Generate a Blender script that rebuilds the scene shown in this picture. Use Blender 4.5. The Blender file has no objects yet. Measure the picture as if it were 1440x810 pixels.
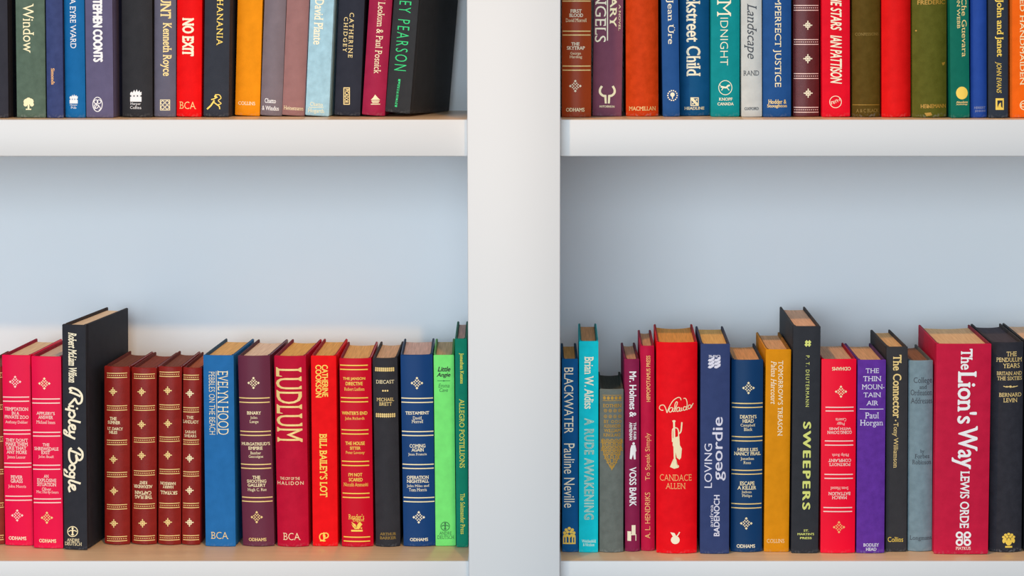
import bpy, bmesh, math, random
from mathutils import Vector, Matrix
random.seed(4)
SC = bpy.context.scene
COL = SC.collection
R = math.radians

# ------------------------------------------------------------------ camera, world, lights, exposure
F = 3200.0                      # focal length in pixels of a 1440 x 810 frame
CU, CV = 755.0, 405.0           # optical axis in the frame (lens shifted sideways)
PITCH = R(6.8)
CAM = Vector((0.0, -2.2, 1.334))
cd = bpy.data.cameras.new('camera'); cam = bpy.data.objects.new('camera', cd); COL.objects.link(cam)
cd.sensor_width = 36.0; cd.lens = F / 1440 * 36.0; cd.shift_x = -(CU - 720.0) / 1440.0
cam.location = CAM; cam.rotation_euler = (R(90) - PITCH, 0, 0); cd.clip_start = 0.05
SC.camera = cam

SC.view_settings.view_transform = 'Standard'
SC.view_settings.look = 'None'
SC.view_settings.gamma = 1.0
SC.view_settings.use_curve_mapping = False
SC.view_settings.exposure = 0.0

w = bpy.data.worlds.new('room_light'); SC.world = w; w.use_nodes = True
bg = w.node_tree.nodes['Background']
bg.inputs['Color'].default_value = (0.76, 0.88, 1.0, 1); bg.inputs['Strength'].default_value = 0.47

def lamp(name, kind, loc, target, energy, color, **kw):
    d = bpy.data.lights.new(name, kind); o = bpy.data.objects.new(name, d); COL.objects.link(o)
    d.energy = energy; d.color = color
    for k, v in kw.items(): setattr(d, k, v)
    o.location = loc
    o.rotation_euler = (Vector(target) - Vector(loc)).to_track_quat('-Z', 'Y').to_euler()
    return o
# wide window of the room behind the camera
lamp('window_daylight', 'AREA', (-1.0, -3.8, 1.6), (0, 0, 1.0), 97, (0.76, 0.90, 1.0), shape='RECTANGLE', size=3.2, size_y=2.0)
# two unseen warm spots added to light one bay each, crossing; the left bay's lamp hangs lower in front than the right bay's
lamp('warm_bay_spot', 'SPOT', (0.40, -1.9, 2.95), (-0.64, 0.0, 0.95), 128, (1.0, 0.56, 0.2), spot_size=R(29), spot_blend=0.7, shadow_soft_size=0.04)
lamp('warm_bay_spot', 'SPOT', (-0.75, -1.1, 2.95), (0.66, 0.0, 0.95), 98, (1.0, 0.56, 0.2), spot_size=R(33), spot_blend=0.7, shadow_soft_size=0.04)

# ------------------------------------------------------------------ measuring helpers
CP, SP = math.cos(PITCH), math.sin(PITCH)
def ray(u, v):
    xr, yr = (u - CU) / F, (v - CV) / F
    return Vector((xr, CP - yr * SP, -SP - yr * CP))
def hit_y(u, v, y):             # point of the plane y = const seen at (u, v)
    d = ray(u, v); return CAM + d * ((y - CAM.y) / d.y)
def hit_z(u, v, z):
    d = ray(u, v); return CAM + d * ((z - CAM.z) / d.z)

# ------------------------------------------------------------------ materials
def lin(c):
    return tuple(((x / 255.0) / 12.92 if x / 255.0 <= 0.04045 else ((x / 255.0 + 0.055) / 1.055) ** 2.4) for x in c)
MATS = {}
def material(key, rgb, rough=0.6, metal=0.0, spec=0.4, mottle=0.0, mscale=60, bump=0.0, bscale=900, stretch=(1, 1, 1), coat=0.0, scuff=0.0):
    if key in MATS: return MATS[key]
    m = bpy.data.materials.new(key); m.use_nodes = True
    nt = m.node_tree; b = nt.nodes['Principled BSDF']
    c = lin(rgb)
    b.inputs['Base Color'].default_value = (*c, 1)
    b.inputs['Roughness'].default_value = rough; b.inputs['Metallic'].default_value = metal
    b.inputs['Specular IOR Level'].default_value = spec
    b.inputs['Coat Weight'].default_value = coat; b.inputs['Coat Roughness'].default_value = 0.25
    if mottle or bump:
        tc = nt.nodes.new('ShaderNodeTexCoord'); mp = nt.nodes.new('ShaderNodeMapping')
        mp.inputs['Scale'].default_value = stretch
        nt.links.new(tc.outputs['Object'], mp.inputs['Vector'])
    if mottle:
        n = nt.nodes.new('ShaderNodeTexNoise'); n.inputs['Scale'].default_value = mscale; n.inputs['Detail'].default_value = 6
        nt.links.new(mp.outputs['Vector'], n.inputs['Vector'])
        cr = nt.nodes.new('ShaderNodeValToRGB')
        cr.color_ramp.elements[0].position = 0.3; cr.color_ramp.elements[1].position = 0.7
        cr.color_ramp.elements[0].color = (*[x * (1 - mottle) for x in c], 1)
        cr.color_ramp.elements[1].color = (*[min(1, x * (1 + mottle) + 0.03 * mottle) for x in c], 1)
        nt.links.new(n.outputs['Fac'], cr.inputs['Fac']); nt.links.new(cr.outputs['Color'], b.inputs['Base Color'])
    if bump:
        n2 = nt.nodes.new('ShaderNodeTexNoise'); n2.inputs['Scale'].default_value = bscale; n2.inputs['Detail'].default_value = 3
        nt.links.new(mp.outputs['Vector'], n2.inputs['Vector'])
        bp = nt.nodes.new('ShaderNodeBump'); bp.inputs['Strength'].default_value = bump; bp.inputs['Distance'].default_value = 0.0006
        nt.links.new(n2.outputs['Fac'], bp.inputs['Height']); nt.links.new(bp.outputs['Normal'], b.inputs['Normal'])
    if scuff:
        sx = nt.nodes.new('ShaderNodeSeparateXYZ'); nt.links.new(tc.outputs['Object'], sx.inputs['Vector'])
        mr = nt.nodes.new('ShaderNodeMapRange'); mr.inputs['From Min'].default_value = 0.0045; mr.inputs['From Max'].default_value = 0.0005
        mr.inputs['To Min'].default_value = 0.0; mr.inputs['To Max'].default_value = 1.0
        nt.links.new(sx.outputs['Z'], mr.inputs['Value'])
        ns = nt.nodes.new('ShaderNodeTexNoise'); ns.inputs['Scale'].default_value = 420; ns.inputs['Detail'].default_value = 4
        nt.links.new(tc.outputs['Object'], ns.inputs['Vector'])
        m2 = nt.nodes.new('ShaderNodeMapRange'); m2.inputs['From Min'].default_value = 0.5; m2.inputs['From Max'].default_value = 0.62
        nt.links.new(ns.outputs['Fac'], m2.inputs['Value'])
        mu = nt.nodes.new('ShaderNodeMath'); mu.operation = 'MULTIPLY'
        nt.links.new(mr.outputs['Result'], mu.inputs[0]); nt.links.new(m2.outputs['Result'], mu.inputs[1])
        m3 = nt.nodes.new('ShaderNodeMath'); m3.operation = 'MULTIPLY'; m3.inputs[1].default_value = scuff
        nt.links.new(mu.outputs['Value'], m3.inputs[0])
        mx = nt.nodes.new('ShaderNodeMixRGB'); mx.inputs['Color2'].default_value = (*[x * 0.6 + 0.16 for x in c], 1)
        nt.links.new(m3.outputs['Value'], mx.inputs['Fac'])
        nt.links.new(cr.outputs['Color'], mx.inputs['Color1']); nt.links.new(mx.outputs['Color'], b.inputs['Base Color'])
    MATS[key] = m
    return m
WHITE = material('white_paint', (221, 222, 223), 0.42, mottle=0.012, mscale=3)
PALE = material('back_panel_paint', (235, 240, 245), 0.6, mottle=0.012, mscale=2)
TAN = material('shelf_top_warm_tint', (222, 188, 150), 0.28, spec=0.6, mottle=0.05, mscale=12, stretch=(1, 12, 1))  # warm light and book reflections painted into the tan of pale shelf tops
FLOOR = material('floor_boards', (150, 120, 92), 0.5, mottle=0.15, mscale=5, stretch=(1, 9, 1))
WALL = material('wall_paint', (222, 224, 226), 0.8)
INKS = {
    'gold': ((246, 212, 136), 0.42, 0.12), 'pale': ((252, 234, 186), 0.45, 0.08), 'cream': ((254, 242, 210), 0.5, 0.05),
    'white': ((248, 246, 246), 0.5, 0.0), 'silver': ((226, 222, 236), 0.45, 0.1), 'copper': ((254, 190, 116), 0.42, 0.1),
    'yellow': ((240, 226, 70), 0.5, 0.05), 'lime': ((222, 226, 120), 0.5, 0.05), 'black': ((34, 40, 36), 0.6, 0.0),
    'dusk': ((62, 66, 74), 0.6, 0.0), 'dark_green': ((48, 120, 62), 0.6, 0.0), 'foil_green': ((22, 206, 110), 0.4, 0.1),
    'old_gold': ((186, 140, 44), 0.5, 0.2), 'dim_gold': ((150, 120, 50), 0.6, 0.1), 'pink': ((254, 216, 204), 0.42, 0.08),
    'mint': ((232, 248, 226), 0.5, 0.1), 'bright_gold': ((252, 212, 84), 0.42, 0.1), 'dim_blue': ((130, 140, 180), 0.6, 0.0),
}
def ink_mat(k):
    rgb, ro, me = INKS[k]
    return material('foil_' + k, rgb, ro, me, 0.5)

# ------------------------------------------------------------------ object helpers
def link(name, me, parent=None):
    o = bpy.data.objects.new(name, me); COL.objects.link(o)
    if parent: o.parent = parent
    return o
def from_bm(name, bm, mats, parent=None, smooth=None):
    me = bpy.data.meshes.new(name); bm.normal_update(); bm.to_mesh(me); bm.free()
    for m in (mats if isinstance(mats, (list, tuple)) else [mats]): me.materials.append(m)
    if smooth:
        for p in me.polygons: p.use_smooth = True
        me.set_sharp_from_angle(angle=R(smooth))
    return link(name, me, parent)
def box_bm(x0, x1, y0, y1, z0, z1, bev=0.0012):
    bm = bmesh.new()
    bmesh.ops.create_cube(bm, size=1)
    for v in bm.verts:
        v.co = Vector((x0 if v.co.x < 0 else x1, y0 if v.co.y < 0 else y1, z0 if v.co.z < 0 else z1))
    if bev:
        bmesh.ops.bevel(bm, geom=bm.edges[:], offset=bev, segments=2, affect='EDGES', profile=0.5)
    return bm

# ------------------------------------------------------------------ room and bookcase
LOW, UP = 0.80, 1.2354
STEP = UP - LOW
TH = 0.0356
BACK = 0.213
DIV = -0.014
XL = hit_y(657.8, 405, DIV).x
XR = hit_y(787.8, 405, DIV).x
EL, ER = -0.98, 0.94
TOPZ = UP + STEP

fl = from_bm('floor', box_bm(-3, 3, -5, 0.6, -0.05, 0.0, 0), FLOOR); fl['kind'] = 'structure'
wb = from_bm('wall_back', box_bm(-3, 3, 0.236, 0.36, 0.0, 2.7, 0), WALL); wb['kind'] = 'structure'

case = bpy.data.objects.new('bookcase', None); COL.objects.link(case); case.location = (0, 0, 0)
case['label'] = 'white painted bookcase holding every book, with a wide central upright'
case['category'] = 'bookcase'
bpc = from_bm('back_panel', box_bm(EL - 0.02, ER + 0.02, BACK, BACK + 0.02, 0.0, TOPZ, 0), PALE, case)
for x0, x1 in ((EL - 0.09, EL), (XL, XR), (ER, ER + 0.09)):
    from_bm('upright', box_bm(x0, x1, DIV, BACK, 0.0, TOPZ, 0.0014), WHITE, case, 40)
for zt in (LOW, UP, TOPZ):
    for x0, x1 in ((EL, XL), (XR, ER)):
        bm = box_bm(x0, x1, 0.0, BACK, zt - TH, zt, 0.0014)
        bm.normal_update()
        for f in bm.faces:
            if f.normal.z > 0.95: f.material_index = 1
        from_bm('shelf', bm, [WHITE, TAN], case, 40)

# ------------------------------------------------------------------ lettering
STYLES = {   # offset (weight), shear, serif, spacing
    's': (0.0, 0, True, 1.0), 'S': (0.022, 0, True, 1.0), 'n': (0.0, 0, False, 1.0), 'N': (0.028, 0, False, 1.0),
    'i': (0.0, 0.3, True, 1.0), 'I': (0.03, 0.3, True, 1.0), 'j': (0.0, 0.25, False, 1.0), 'J': (0.03, 0.28, False, 1.0),
    't': (-0.012, 0, True, 1.0), 'w': (0.0, 0, True, 1.35), 'T': (-0.012, 0, False, 1.0), 'v': (0.0, 0, False, 1.3), 'o': (0.0, 0, False, 1.12), 'm': (0.012, 0, False, 1.0), 'W': (0.042, 0, False, 1.28), 'B': (0.075, 0, False, 0.98), 'y': (-0.008, 0, False, 1.32), 'x': (0.0, 0, True, 1.25), 'Q': (0.05, 0, True, 1.0),
}
def add_serifs(bm, bold=False):
    bmesh.ops.remove_doubles(bm, verts=bm.verts[:], dist=1e-5)
    bnd = [e for e in bm.edges if len(e.link_faces) == 1]
    nb = {}
    for e in bnd:
        for v in e.verts: nb.setdefault(v, []).append(e)
    faces = [[(v.co.x, v.co.y) for v in f.verts] for f in bm.faces]
    def hit(q, x, y):
        c = False; j = len(q) - 1
        for i in range(len(q)):
            if (q[i][1] > y) != (q[j][1] > y) and x < (q[j][0] - q[i][0]) * (y - q[i][1]) / (q[j][1] - q[i][1]) + q[i][0]: c = not c
            j = i
        return c
    new = []
    SW, SH = (0.06 if bold else 0.075), 0.042
    for e in bnd:
        a, b = e.verts
        if abs(a.co.y - b.co.y) > 1e-4: continue
        L = abs(a.co.x - b.co.x)
        if L < 0.05: continue
        up = 1 if e.link_faces[0].calc_center_median().y > a.co.y else -1      # side of the glyph body
        for p, q in ((a, b), (b, a)):
            o = [x for x in nb.get(p, []) if x is not e]
            if len(o) != 1: continue
            r = o[0].other_vert(p); d = r.co - p.co
            out = 1 if p.co.x > q.co.x else -1
            if abs(d.y) < 1e-4 or d.y * up < 0: continue
            if abs(d.x) > 0.62 * abs(d.y) or d.x * out > 0.1 * abs(d.y): continue
            if abs(d.y) > 0.2:                                    # end of a stem: foot serif outwards
                x0, x1, y0, y1 = p.co.x, p.co.x + out * SW, p.co.y, p.co.y + up * SH
                tx, ty = p.co.x + out * (SW + 0.07), p.co.y + up * 0.06
                if any(hit(f, tx, ty) for f in faces): continue       # another stroke is too close
                new.append(((x0, y0), (x1, y0), (x1, y0 + up * SH * 0.6), (x0 + d.x / d.y * up * SH * 2, y0 + up * SH * 2)))
            elif 0.04 < abs(d.y) < 0.16 and L > 0.16 and ((up > 0 and abs(e.verts[0].co.y) < 0.03) or (up < 0 and e.verts[0].co.y > 0.6)):   # end of an arm: beak inwards
                new.append(((p.co.x, p.co.y), (p.co.x, p.co.y + up * (abs(d.y) + 0.08)), (p.co.x - out * 0.035, p.co.y + up * (abs(d.y) + 0.07)), (p.co.x - out * 0.09, p.co.y)))
    for q in new:
        vs = [bm.verts.new((x, y, 1)) for x, y in q]       # z counts layers of foil
        f = bm.faces.new(vs); f.normal_update()
        if f.normal.z < 0: f.normal_flip()
GLYPH = {}
def prepare_text(wanted):
    objs = []
    for s, st in sorted(wanted):
        off, shear, serif, spc = STYLES[st]
        cu = bpy.data.curves.new('tmp_text', 'FONT'); cu.body = s; cu.resolution_u = 3
        cu.offset = min(off, 0.0); cu.space_character = spc; cu.fill_mode = 'FRONT'
        if st == 'o': cu.fill_mode = 'NONE'; cu.bevel_depth = 0.032; cu.bevel_resolution = 0
        o = bpy.data.objects.new('tmp_text', cu); COL.objects.link(o); objs.append((s, st, o))
    dg = bpy.context.evaluated_depsgraph_get()
    for s, st, o in objs:
        off = STYLES[st][0]
        me = bpy.data.meshes.new_from_object(o.evaluated_get(dg))
        bm = bmesh.new(); bm.from_mesh(me); bpy.data.meshes.remove(me)
        for v in bm.verts: v.co.z = 0
        if STYLES[st][2]: add_serifs(bm, off > 0)
        sh = STYLES[st][1]
        bm.verts.index_update()
        vs = [(v.co.x + sh * v.co.y, v.co.y, v.co.z) for v in bm.verts]
        fs = [[v.index for v in f.verts] for f in bm.faces]
        bm.free()
        if off > 0:                                  # heavier strokes: the same outline laid down again, a little to each side
            n = len(vs); base, faces = list(vs), list(fs)
            for k, (dx, dy) in enumerate(((-off, 0), (off, 0), (0, off * .6), (0, -off * .6))):
                vs += [(x + dx, y + dy, l + 2 + 2 * k) for x, y, l in base]; fs += [[i + n * (k + 1) for i in f] for f in faces]
        GLYPH[(s, st)] = (vs, fs)
    for s, st, o in objs:
        cu = o.data; bpy.data.objects.remove(o); bpy.data.curves.remove(cu)

def spline(pts, n=6):
    if len(pts) < 3: return pts
    out = []
    for i in range(len(pts) - 1):
        p0 = pts[max(i - 1, 0)]; p1 = pts[i]; p2 = pts[i + 1]; p3 = pts[min(i + 2, len(pts) - 1)]
        for k in range(n):
            t = k / n
            out.append(tuple(0.5 * (2 * b + (c - a) * t + (2 * a - 5 * b + 4 * c - d) * t * t + (3 * b - a - 3 * c + d) * t ** 3)
                             for a, b, c, d in zip(p0, p1, p2, p3)))
    out.append(tuple(pts[-1]))
    return out
def ribbon(pts, wid):
    """list of quads along a line of points; wid is one width or a pair (start, end)"""
    if not isinstance(wid, tuple): wid = (wid, wid)
    n = len(pts); side = []
    for i, p in enumerate(pts):
        a = pts[max(i - 1, 0)]; b = pts[min(i + 1, n - 1)]
        dx, dy = b[0] - a[0], b[1] - a[1]; l = math.hypot(dx, dy) or 1
        h = (wid[0] + (wid[1] - wid[0]) * i / max(n - 1, 1)) / 2
        side.append(((p[0] - dy / l * h, p[1] + dx / l * h), (p[0] + dy / l * h, p[1] - dx / l * h)))
    return [[side[i][0], side[i][1], side[i + 1][1], side[i + 1][0]] for i in range(n - 1)]
def disc(cx, cy, rx, ry=None, n=18):
    ry = ry or rx
    return [(cx + rx * math.cos(2 * math.pi * i / n), cy + ry * math.sin(2 * math.pi * i / n)) for i in range(n)]
def ring(cx, cy, rx, wd, ry=None, n=28):
    ry = ry or rx; out = []
    for i in range(n):
        a, b = 2 * math.pi * i / n, 2 * math.pi * (i + 1) / n
        out.append([(cx + rx * math.cos(a), cy + ry * math.sin(a)), (cx + rx * math.cos(b), cy + ry * math.sin(b)),
                    (cx + (rx - wd) * math.cos(b), cy + (ry - wd) * math.sin(b)), (cx + (rx - wd) * math.cos(a), cy + (ry - wd) * math.sin(a))])
    return out

# items are (part, ink, kind, data); all sizes are in picture pixels and land on the spine of the book they belong to
def T(part, ink, s, u0, u1, v0, v1, d='H', st='s'): return (part, ink, 'T', (s, st, u0, u1, v0, v1, d))
def G(part, ink, *polys): return (part, ink, 'G', polys)
def rows(part, ink, lines, st='s', d='H'):
    return [T(part, ink, s, u0, u1, v0, v1, d, st) for s, u0, u1, v0, v1 in lines]
def rule(u0, u1, v, wd=1.5): return [(u0, v - wd / 2), (u1, v - wd / 2), (u1, v + wd / 2), (u0, v + wd / 2)]
def pairs(ink, lst):
    return [G('gilt_rule#%d' % i, ink, rule(u0, u1, a), rule(u0, u1, b)) for i, (u0, u1, a, b) in enumerate(lst)]
def dia(u, v, h, k=None):
    k = k or h
    return [(u, v - k), (u + h, v), (u, v + k), (u - h, v)]
def fleuron(ink, u, v, r=7.8, n=0):
    ps = []
    for i in (-1.5, -0.5, 0.5, 1.5):
        for j in (-1.5, -0.5, 0.5, 1.5):
            tip = abs(i) + abs(j) == 3
            if i * j > 0 or tip: h, k = r * 0.17, r * 0.13            # petals that lie along one diagonal, then the other
            else: h, k = r * 0.13, r * 0.17
            x, y = u + (i + j) * 0.29 * r, v + (i - j) * 0.29 * r
            if not tip and max(abs(i), abs(j)) == 1.5: x, y = u + (x - u) * .86, v + (y - v) * .86
            if tip: ps.append(dia(x, y, r * 0.24))
            elif abs(i) == .5 and abs(j) == .5: ps.append(dia(x, y, r * 0.15))
            else: ps.append(dia(x, y, h, k))
    return G('ornament#%d' % n, ink, *ps)
def cross(ink, u, v, r=5.8, n=0):
    ps = [dia(u, v, r * 0.34)]
    for dx, dy in ((1, 0), (-1, 0), (0, 1), (0, -1)):
        ps += ribbon([(u + dx * r * .3, v + dy * r * .3), (u + dx * r * .85, v + dy * r * .85)], r * 0.17)
        ps.append(disc(u + dx * r * .88, v + dy * r * .88, r * 0.15, n=8))
        ps.append(disc(u + dx * r * .52, v + dy * r * .52, r * 0.2, n=8))
    for dx in (1, -1):
        for dy in (1, -1): ps.append(disc(u + dx * r * .36, v + dy * r * .36, r * 0.19, n=8))
    return G('ornament#%d' % n, ink, *ps)
def gilt_band(ink, u0, u1, v, n, half=3.0, m=10):
    ps = [rule(u0, u1, v - half, 1.1), rule(u0, u1, v + half, 1.1)]
    for i in range(m):
        x = u0 + (i + .5) * (u1 - u0) / m
        ps.append(rule(x - (u1 - u0) / m * .28, x + (u1 - u0) / m * .28, v, 1.1))
    return G('gilt_band#%d' % n, ink, *ps)
def harper(ink, u0, u1, v0, v1):
    w_, h_ = u1 - u0, v1 - v0
    fl = [(u0, v0 + h_ * .48), (u0, v0 + h_ * .3), (u0 + w_ * .15, v0 + h_ * .18), (u0 + w_ * .2, v0 + h_ * .3), (u0 + w_ * .36, v0 + h_ * .05),
          (u0 + w_ * .46, v0 + h_ * .25), (u0 + w_ * .58, v0), (u0 + w_ * .68, v0 + h_ * .22), (u0 + w_ * .84, v0 + h_ * .08), (u0 + w_ * .86, v0 + h_ * .26), (u1, v0 + h_ * .2), (u1, v0 + h_ * .48)]
    ps = [fl, rule(u0, u1, v0 + h_ * .8, h_ * .4)]
    for i in range(3): ps.append(disc(u0 + w_ * (.2 + .3 * i), v0 + h_ * .54, w_ * .12, h_ * .06, 8))
    return G('publisher_mark', ink, *ps)
def archer_ring(part, ink, u, v, r):
    ps = ring(u, v, r, r * .15)
    ps += ribbon([(u, v - r * .65), (u, v + r * .75)], r * .26)
    ps += ribbon(spline([(u - r * .75, v + r * .02), (u - r * .35, v - r * .2), (u, v - r * .1), (u + r * .35, v - r * .2), (u + r * .75, v + r * .02)]), r * .18)
    ps.append(disc(u, v - r * .62, r * .2, n=10))
    ps += ribbon([(u - r * .28, v + r * .55), (u + r * .28, v + r * .55)], r * .16)
    return G(part, ink, *ps)

# ------------------------------------------------------------------ books
class Frame:
    """where a book stands: local x across the spine, y into the shelf, z up"""
    def __init__(s, q, shelf, yaw, D):
        tl, tr, bl, br, vt, vb = q
        p = hit_z((bl + br) / 2, vb, shelf)
        s.y = min(max(p.y, 0.016), 0.075)
        b0, b1 = hit_y(bl, vb, s.y), hit_y(br, vb, s.y)
        t0, t1 = hit_y(tl, vt, s.y), hit_y(tr, vt, s.y)
        bc, tc = (b0 + b1) / 2, (t0 + t1) / 2
        s.tilt = math.atan2(tc.x - bc.x, tc.z - shelf)
        s.w = ((b1.x - b0.x) + (t1.x - t0.x)) / 2 * math.cos(s.tilt)
        s.h = (tc.z - shelf) / math.cos(s.tilt)
        s.rot = Matrix.Rotation(s.tilt, 4, 'Y') @ Matrix.Rotation(-R(yaw), 4, 'Z')
        s.D = D
        s.loc = Vector((bc.x, s.y, shelf))
        s.place(shelf)
    def place(s, shelf):
        lo = min((s.rot @ Vector((x, y, 0))).z for x in (-s.w / 2, s.w / 2) for y in (0, s.D))
        s.loc.z = shelf - lo + 0.0002
        s.m = Matrix.Translation(s.loc) @ s.rot
        s.inv = s.m.inverted()
    def side(s, sgn, y, z): return (s.m @ Vector((sgn * s.w / 2, y, z))).x
    def px(s, u, v):
        o = s.inv @ CAM; d = s.inv.to_3x3() @ ray(u, v)
        p = o + d * (-o.y / d.y); return (p.x, p.z)

def surf(x, wd, b, pw): return b * min(1.0, abs(2 * x / wd)) ** pw

def cover_bm(wd, D, H, b, pw):
    hw = wd / 2; t = 0.0023
    out = [(-hw, D), (-hw, b + 0.0105), (-hw + 0.0003, b + 0.0085), (-hw + 0.0015, b + 0.0062), (-hw + 0.0015, b + 0.0048), (-hw + 0.0003, b + 0.003), (-hw, b + 0.0012)]
    inn = [(-hw + t, D), (-hw + t, b + 0.0105), (-hw + t, b + 0.0085), (-hw + t + .0007, b + 0.0062), (-hw + t + .0007, b + 0.0048), (-hw + t, b + 0.0036), (-hw + t, b + 0.0026)]
    n = 22
    for i in range(n + 1):
        s = -math.cos(math.pi * i / n)          # denser at the shoulders
        s = 0.55 * s + 0.45 * (-1 + 2 * i / n)
        x = s * hw
        out.append((x, surf(x, wd, b, pw))); inn.append((s * (hw - t), surf(x, wd, b, pw) * 0.9 + 0.0016))
    out += [(-x, y) for x, y in reversed(out[:7])]; inn += [(-x, y) for x, y in reversed(inn[:7])]
    bm = bmesh.new(); e = 0.0007
    m = len(out); rings_o = []; rings_i = []
    for z, k in ((0, .3), (e, 0), (H * .5, 0), (H - e, 0), (H, .3)):
        rings_o.append([bm.verts.new((x + (xi - x) * k, y + (yi - y) * k, z)) for (x, y), (xi, yi) in zip(out, inn)])
        rings_i.append([bm.verts.new((xi + (x - xi) * k * .6, yi + (y - yi) * k * .6, z)) for (x, y), (xi, yi) in zip(out, inn)])
    for r in range(4):
        for i in range(m - 1):
            bm.faces.new((rings_o[r][i], rings_o[r][i + 1], rings_o[r + 1][i + 1], rings_o[r + 1][i]))
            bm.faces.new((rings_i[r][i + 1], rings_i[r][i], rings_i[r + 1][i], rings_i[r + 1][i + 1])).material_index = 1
        for i in (0, m - 1):
            q = (rings_o[r][i], rings_o[r + 1][i], rings_i[r + 1][i], rings_i[r][i])
            bm.faces.new(q if i == 0 else q[::-1])
    for i in range(m - 1):
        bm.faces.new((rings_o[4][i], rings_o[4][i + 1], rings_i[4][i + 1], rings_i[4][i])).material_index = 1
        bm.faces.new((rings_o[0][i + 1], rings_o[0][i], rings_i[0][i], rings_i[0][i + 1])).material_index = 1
    bmesh.ops.recalc_face_normals(bm, faces=bm.faces[:])
    return bm
def pages_bm(wd, D, H, b, pw, z0, z1, hollow):
    hw = wd / 2 - 0.00245; n = 12
    pts = []
    for i in range(n + 1):
        x = -hw + 2 * hw * i / n; pts.append((x, surf(x, 2 * hw, b, 2) * .9 + 0.0026))
    for i in range(n + 1):
        x = hw - 2 * hw * i / n; pts.append((x, D - 0.0035 - hollow * (1 - (x / hw) ** 2)))
    bm = bmesh.new()
    lo = [bm.verts.new((x, y, z0)) for x, y in pts]; hi = [bm.verts.new((x, y, z1)) for x, y in pts]
    m = len(pts)
    for i in range(m): bm.faces.new((lo[i], lo[(i + 1) % m], hi[(i + 1) % m], hi[i]))
    for i in range(n):                         # strips, front to back, for top and bottom
        a, c = i, m - 1 - i
        bm.faces.new((hi[a], hi[a + 1], hi[c - 1], hi[c])); bm.faces.new((lo[a + 1], lo[a], lo[c], lo[c - 1]))
    bmesh.ops.recalc_face_normals(bm, faces=bm.faces[:])
    return bm

LAY = 0.000014                 # foil over foil: each layer a hair above the one before
def clip(q, x, s):
    out = []
    for i, p in enumerate(q):
        n = q[(i + 1) % len(q)]; a, c = (p[0] - x) * s, (n[0] - x) * s
        if a >= 0: out.append(p)
        if (a < 0) != (c < 0): out.append((x, p[1] + (n[1] - p[1]) * a / (a - c)))
    return out
def ink_part(root, name, ink, items, fr, b, pw):
    bm = bmesh.new(); wd = fr.w
    for kind, data in items:
        if kind == 'T':
            s, st, u0, u1, v0, v1, d = data
            vs, fs = GLYPH[(s, st)]
            if not vs: continue
            cu, cv = (u0 + u1) / 2, (v0 + v1) / 2
            cx, cz = fr.px(cu, cv)
            kx = abs(fr.px(cu + .5, cv)[0] - fr.px(cu - .5, cv)[0]); kz = abs(fr.px(cu, cv + .5)[1] - fr.px(cu, cv - .5)[1])
            W_, H_ = (u1 - u0) * kx, (v1 - v0) * kz
            x0 = min(p[0] for p in vs); x1 = max(p[0] for p in vs); y0 = min(p[1] for p in vs); y1 = max(p[1] for p in vs)
            sub = bmesh.new(); bv = []
            for x, y, lay in vs:
                a = (x - x0) / (x1 - x0) - .5; c = (y - y0) / max(y1 - y0, 1e-6) - .5
                if d == 'H': X, Z = a * W_, c * H_
                elif d == 'X': X, Z = -a * W_, -c * H_
                elif d == 'D': X, Z = c * W_, -a * H_
                else: X, Z = -c * W_, a * H_
                bv.append(sub.verts.new((cx + X, -lay * LAY, cz + Z)))
            for f in fs:
                try: sub.faces.new([bv[i] for i in f])
                except ValueError: pass
        else:
            sub = bmesh.new()
            for lay, poly in enumerate(data):
                try: sub.faces.new([sub.verts.new((p[0], -(lay % 12) * LAY, p[1])) for p in (fr.px(*q) for q in poly)])
                except ValueError: pass
        big = [f for f in sub.faces if len(f.verts) > 3]
        if big: bmesh.ops.triangulate(sub, faces=big)
        if sub.verts:               # cut into narrow strips that can follow the rounded spine
            polys = [([(v.co.x, v.co.z) for v in f.verts], f.verts[0].co.y) for f in sub.faces]
            sub.free(); sub = bmesh.new(); step = 0.004
            for q, lay in polys:
                k0 = math.floor(min(p[0] for p in q) / step); k1 = math.floor(max(p[0] for p in q) / step)
                for k in range(k0, k1 + 1):
                    c = clip(clip(q, k * step, 1), (k + 1) * step, -1) if k1 > k0 else q
                    if len(c) > 2:
                        try: sub.faces.new([sub.verts.new((p[0], lay, p[1])) for p in c])
                        except ValueError: pass
        for f in sub.faces:
            f.normal_update()
            if f.normal.y > 0: f.normal_flip()
        tmp = bpy.data.meshes.new('tmp'); sub.to_mesh(tmp); sub.free(); bm.from_mesh(tmp); bpy.data.meshes.remove(tmp)
    lim = wd / 2 * 0.985
    for v in bm.verts:
        v.co.x = max(-lim, min(lim, v.co.x))
        v.co.y += surf(v.co.x, wd, b, pw) - 0.0002
    return from_bm(name, bm, ink_mat(ink), root)

BOOKS = []
def book(shelf, quad, rgb, label, yaw, D, items=(), rnd=0.1, pw=2.2, finish='cloth', page=(206, 172, 112), H=None, hollow=None, inside=None, adj=None, board=None):
    BOOKS.append(dict(shelf=shelf, quad=quad, rgb=rgb, label=label, yaw=yaw, D=D, items=list(items), rnd=rnd, pw=pw, finish=finish, page=page, H=H, hollow=hollow, adj=adj, board=board))

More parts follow.
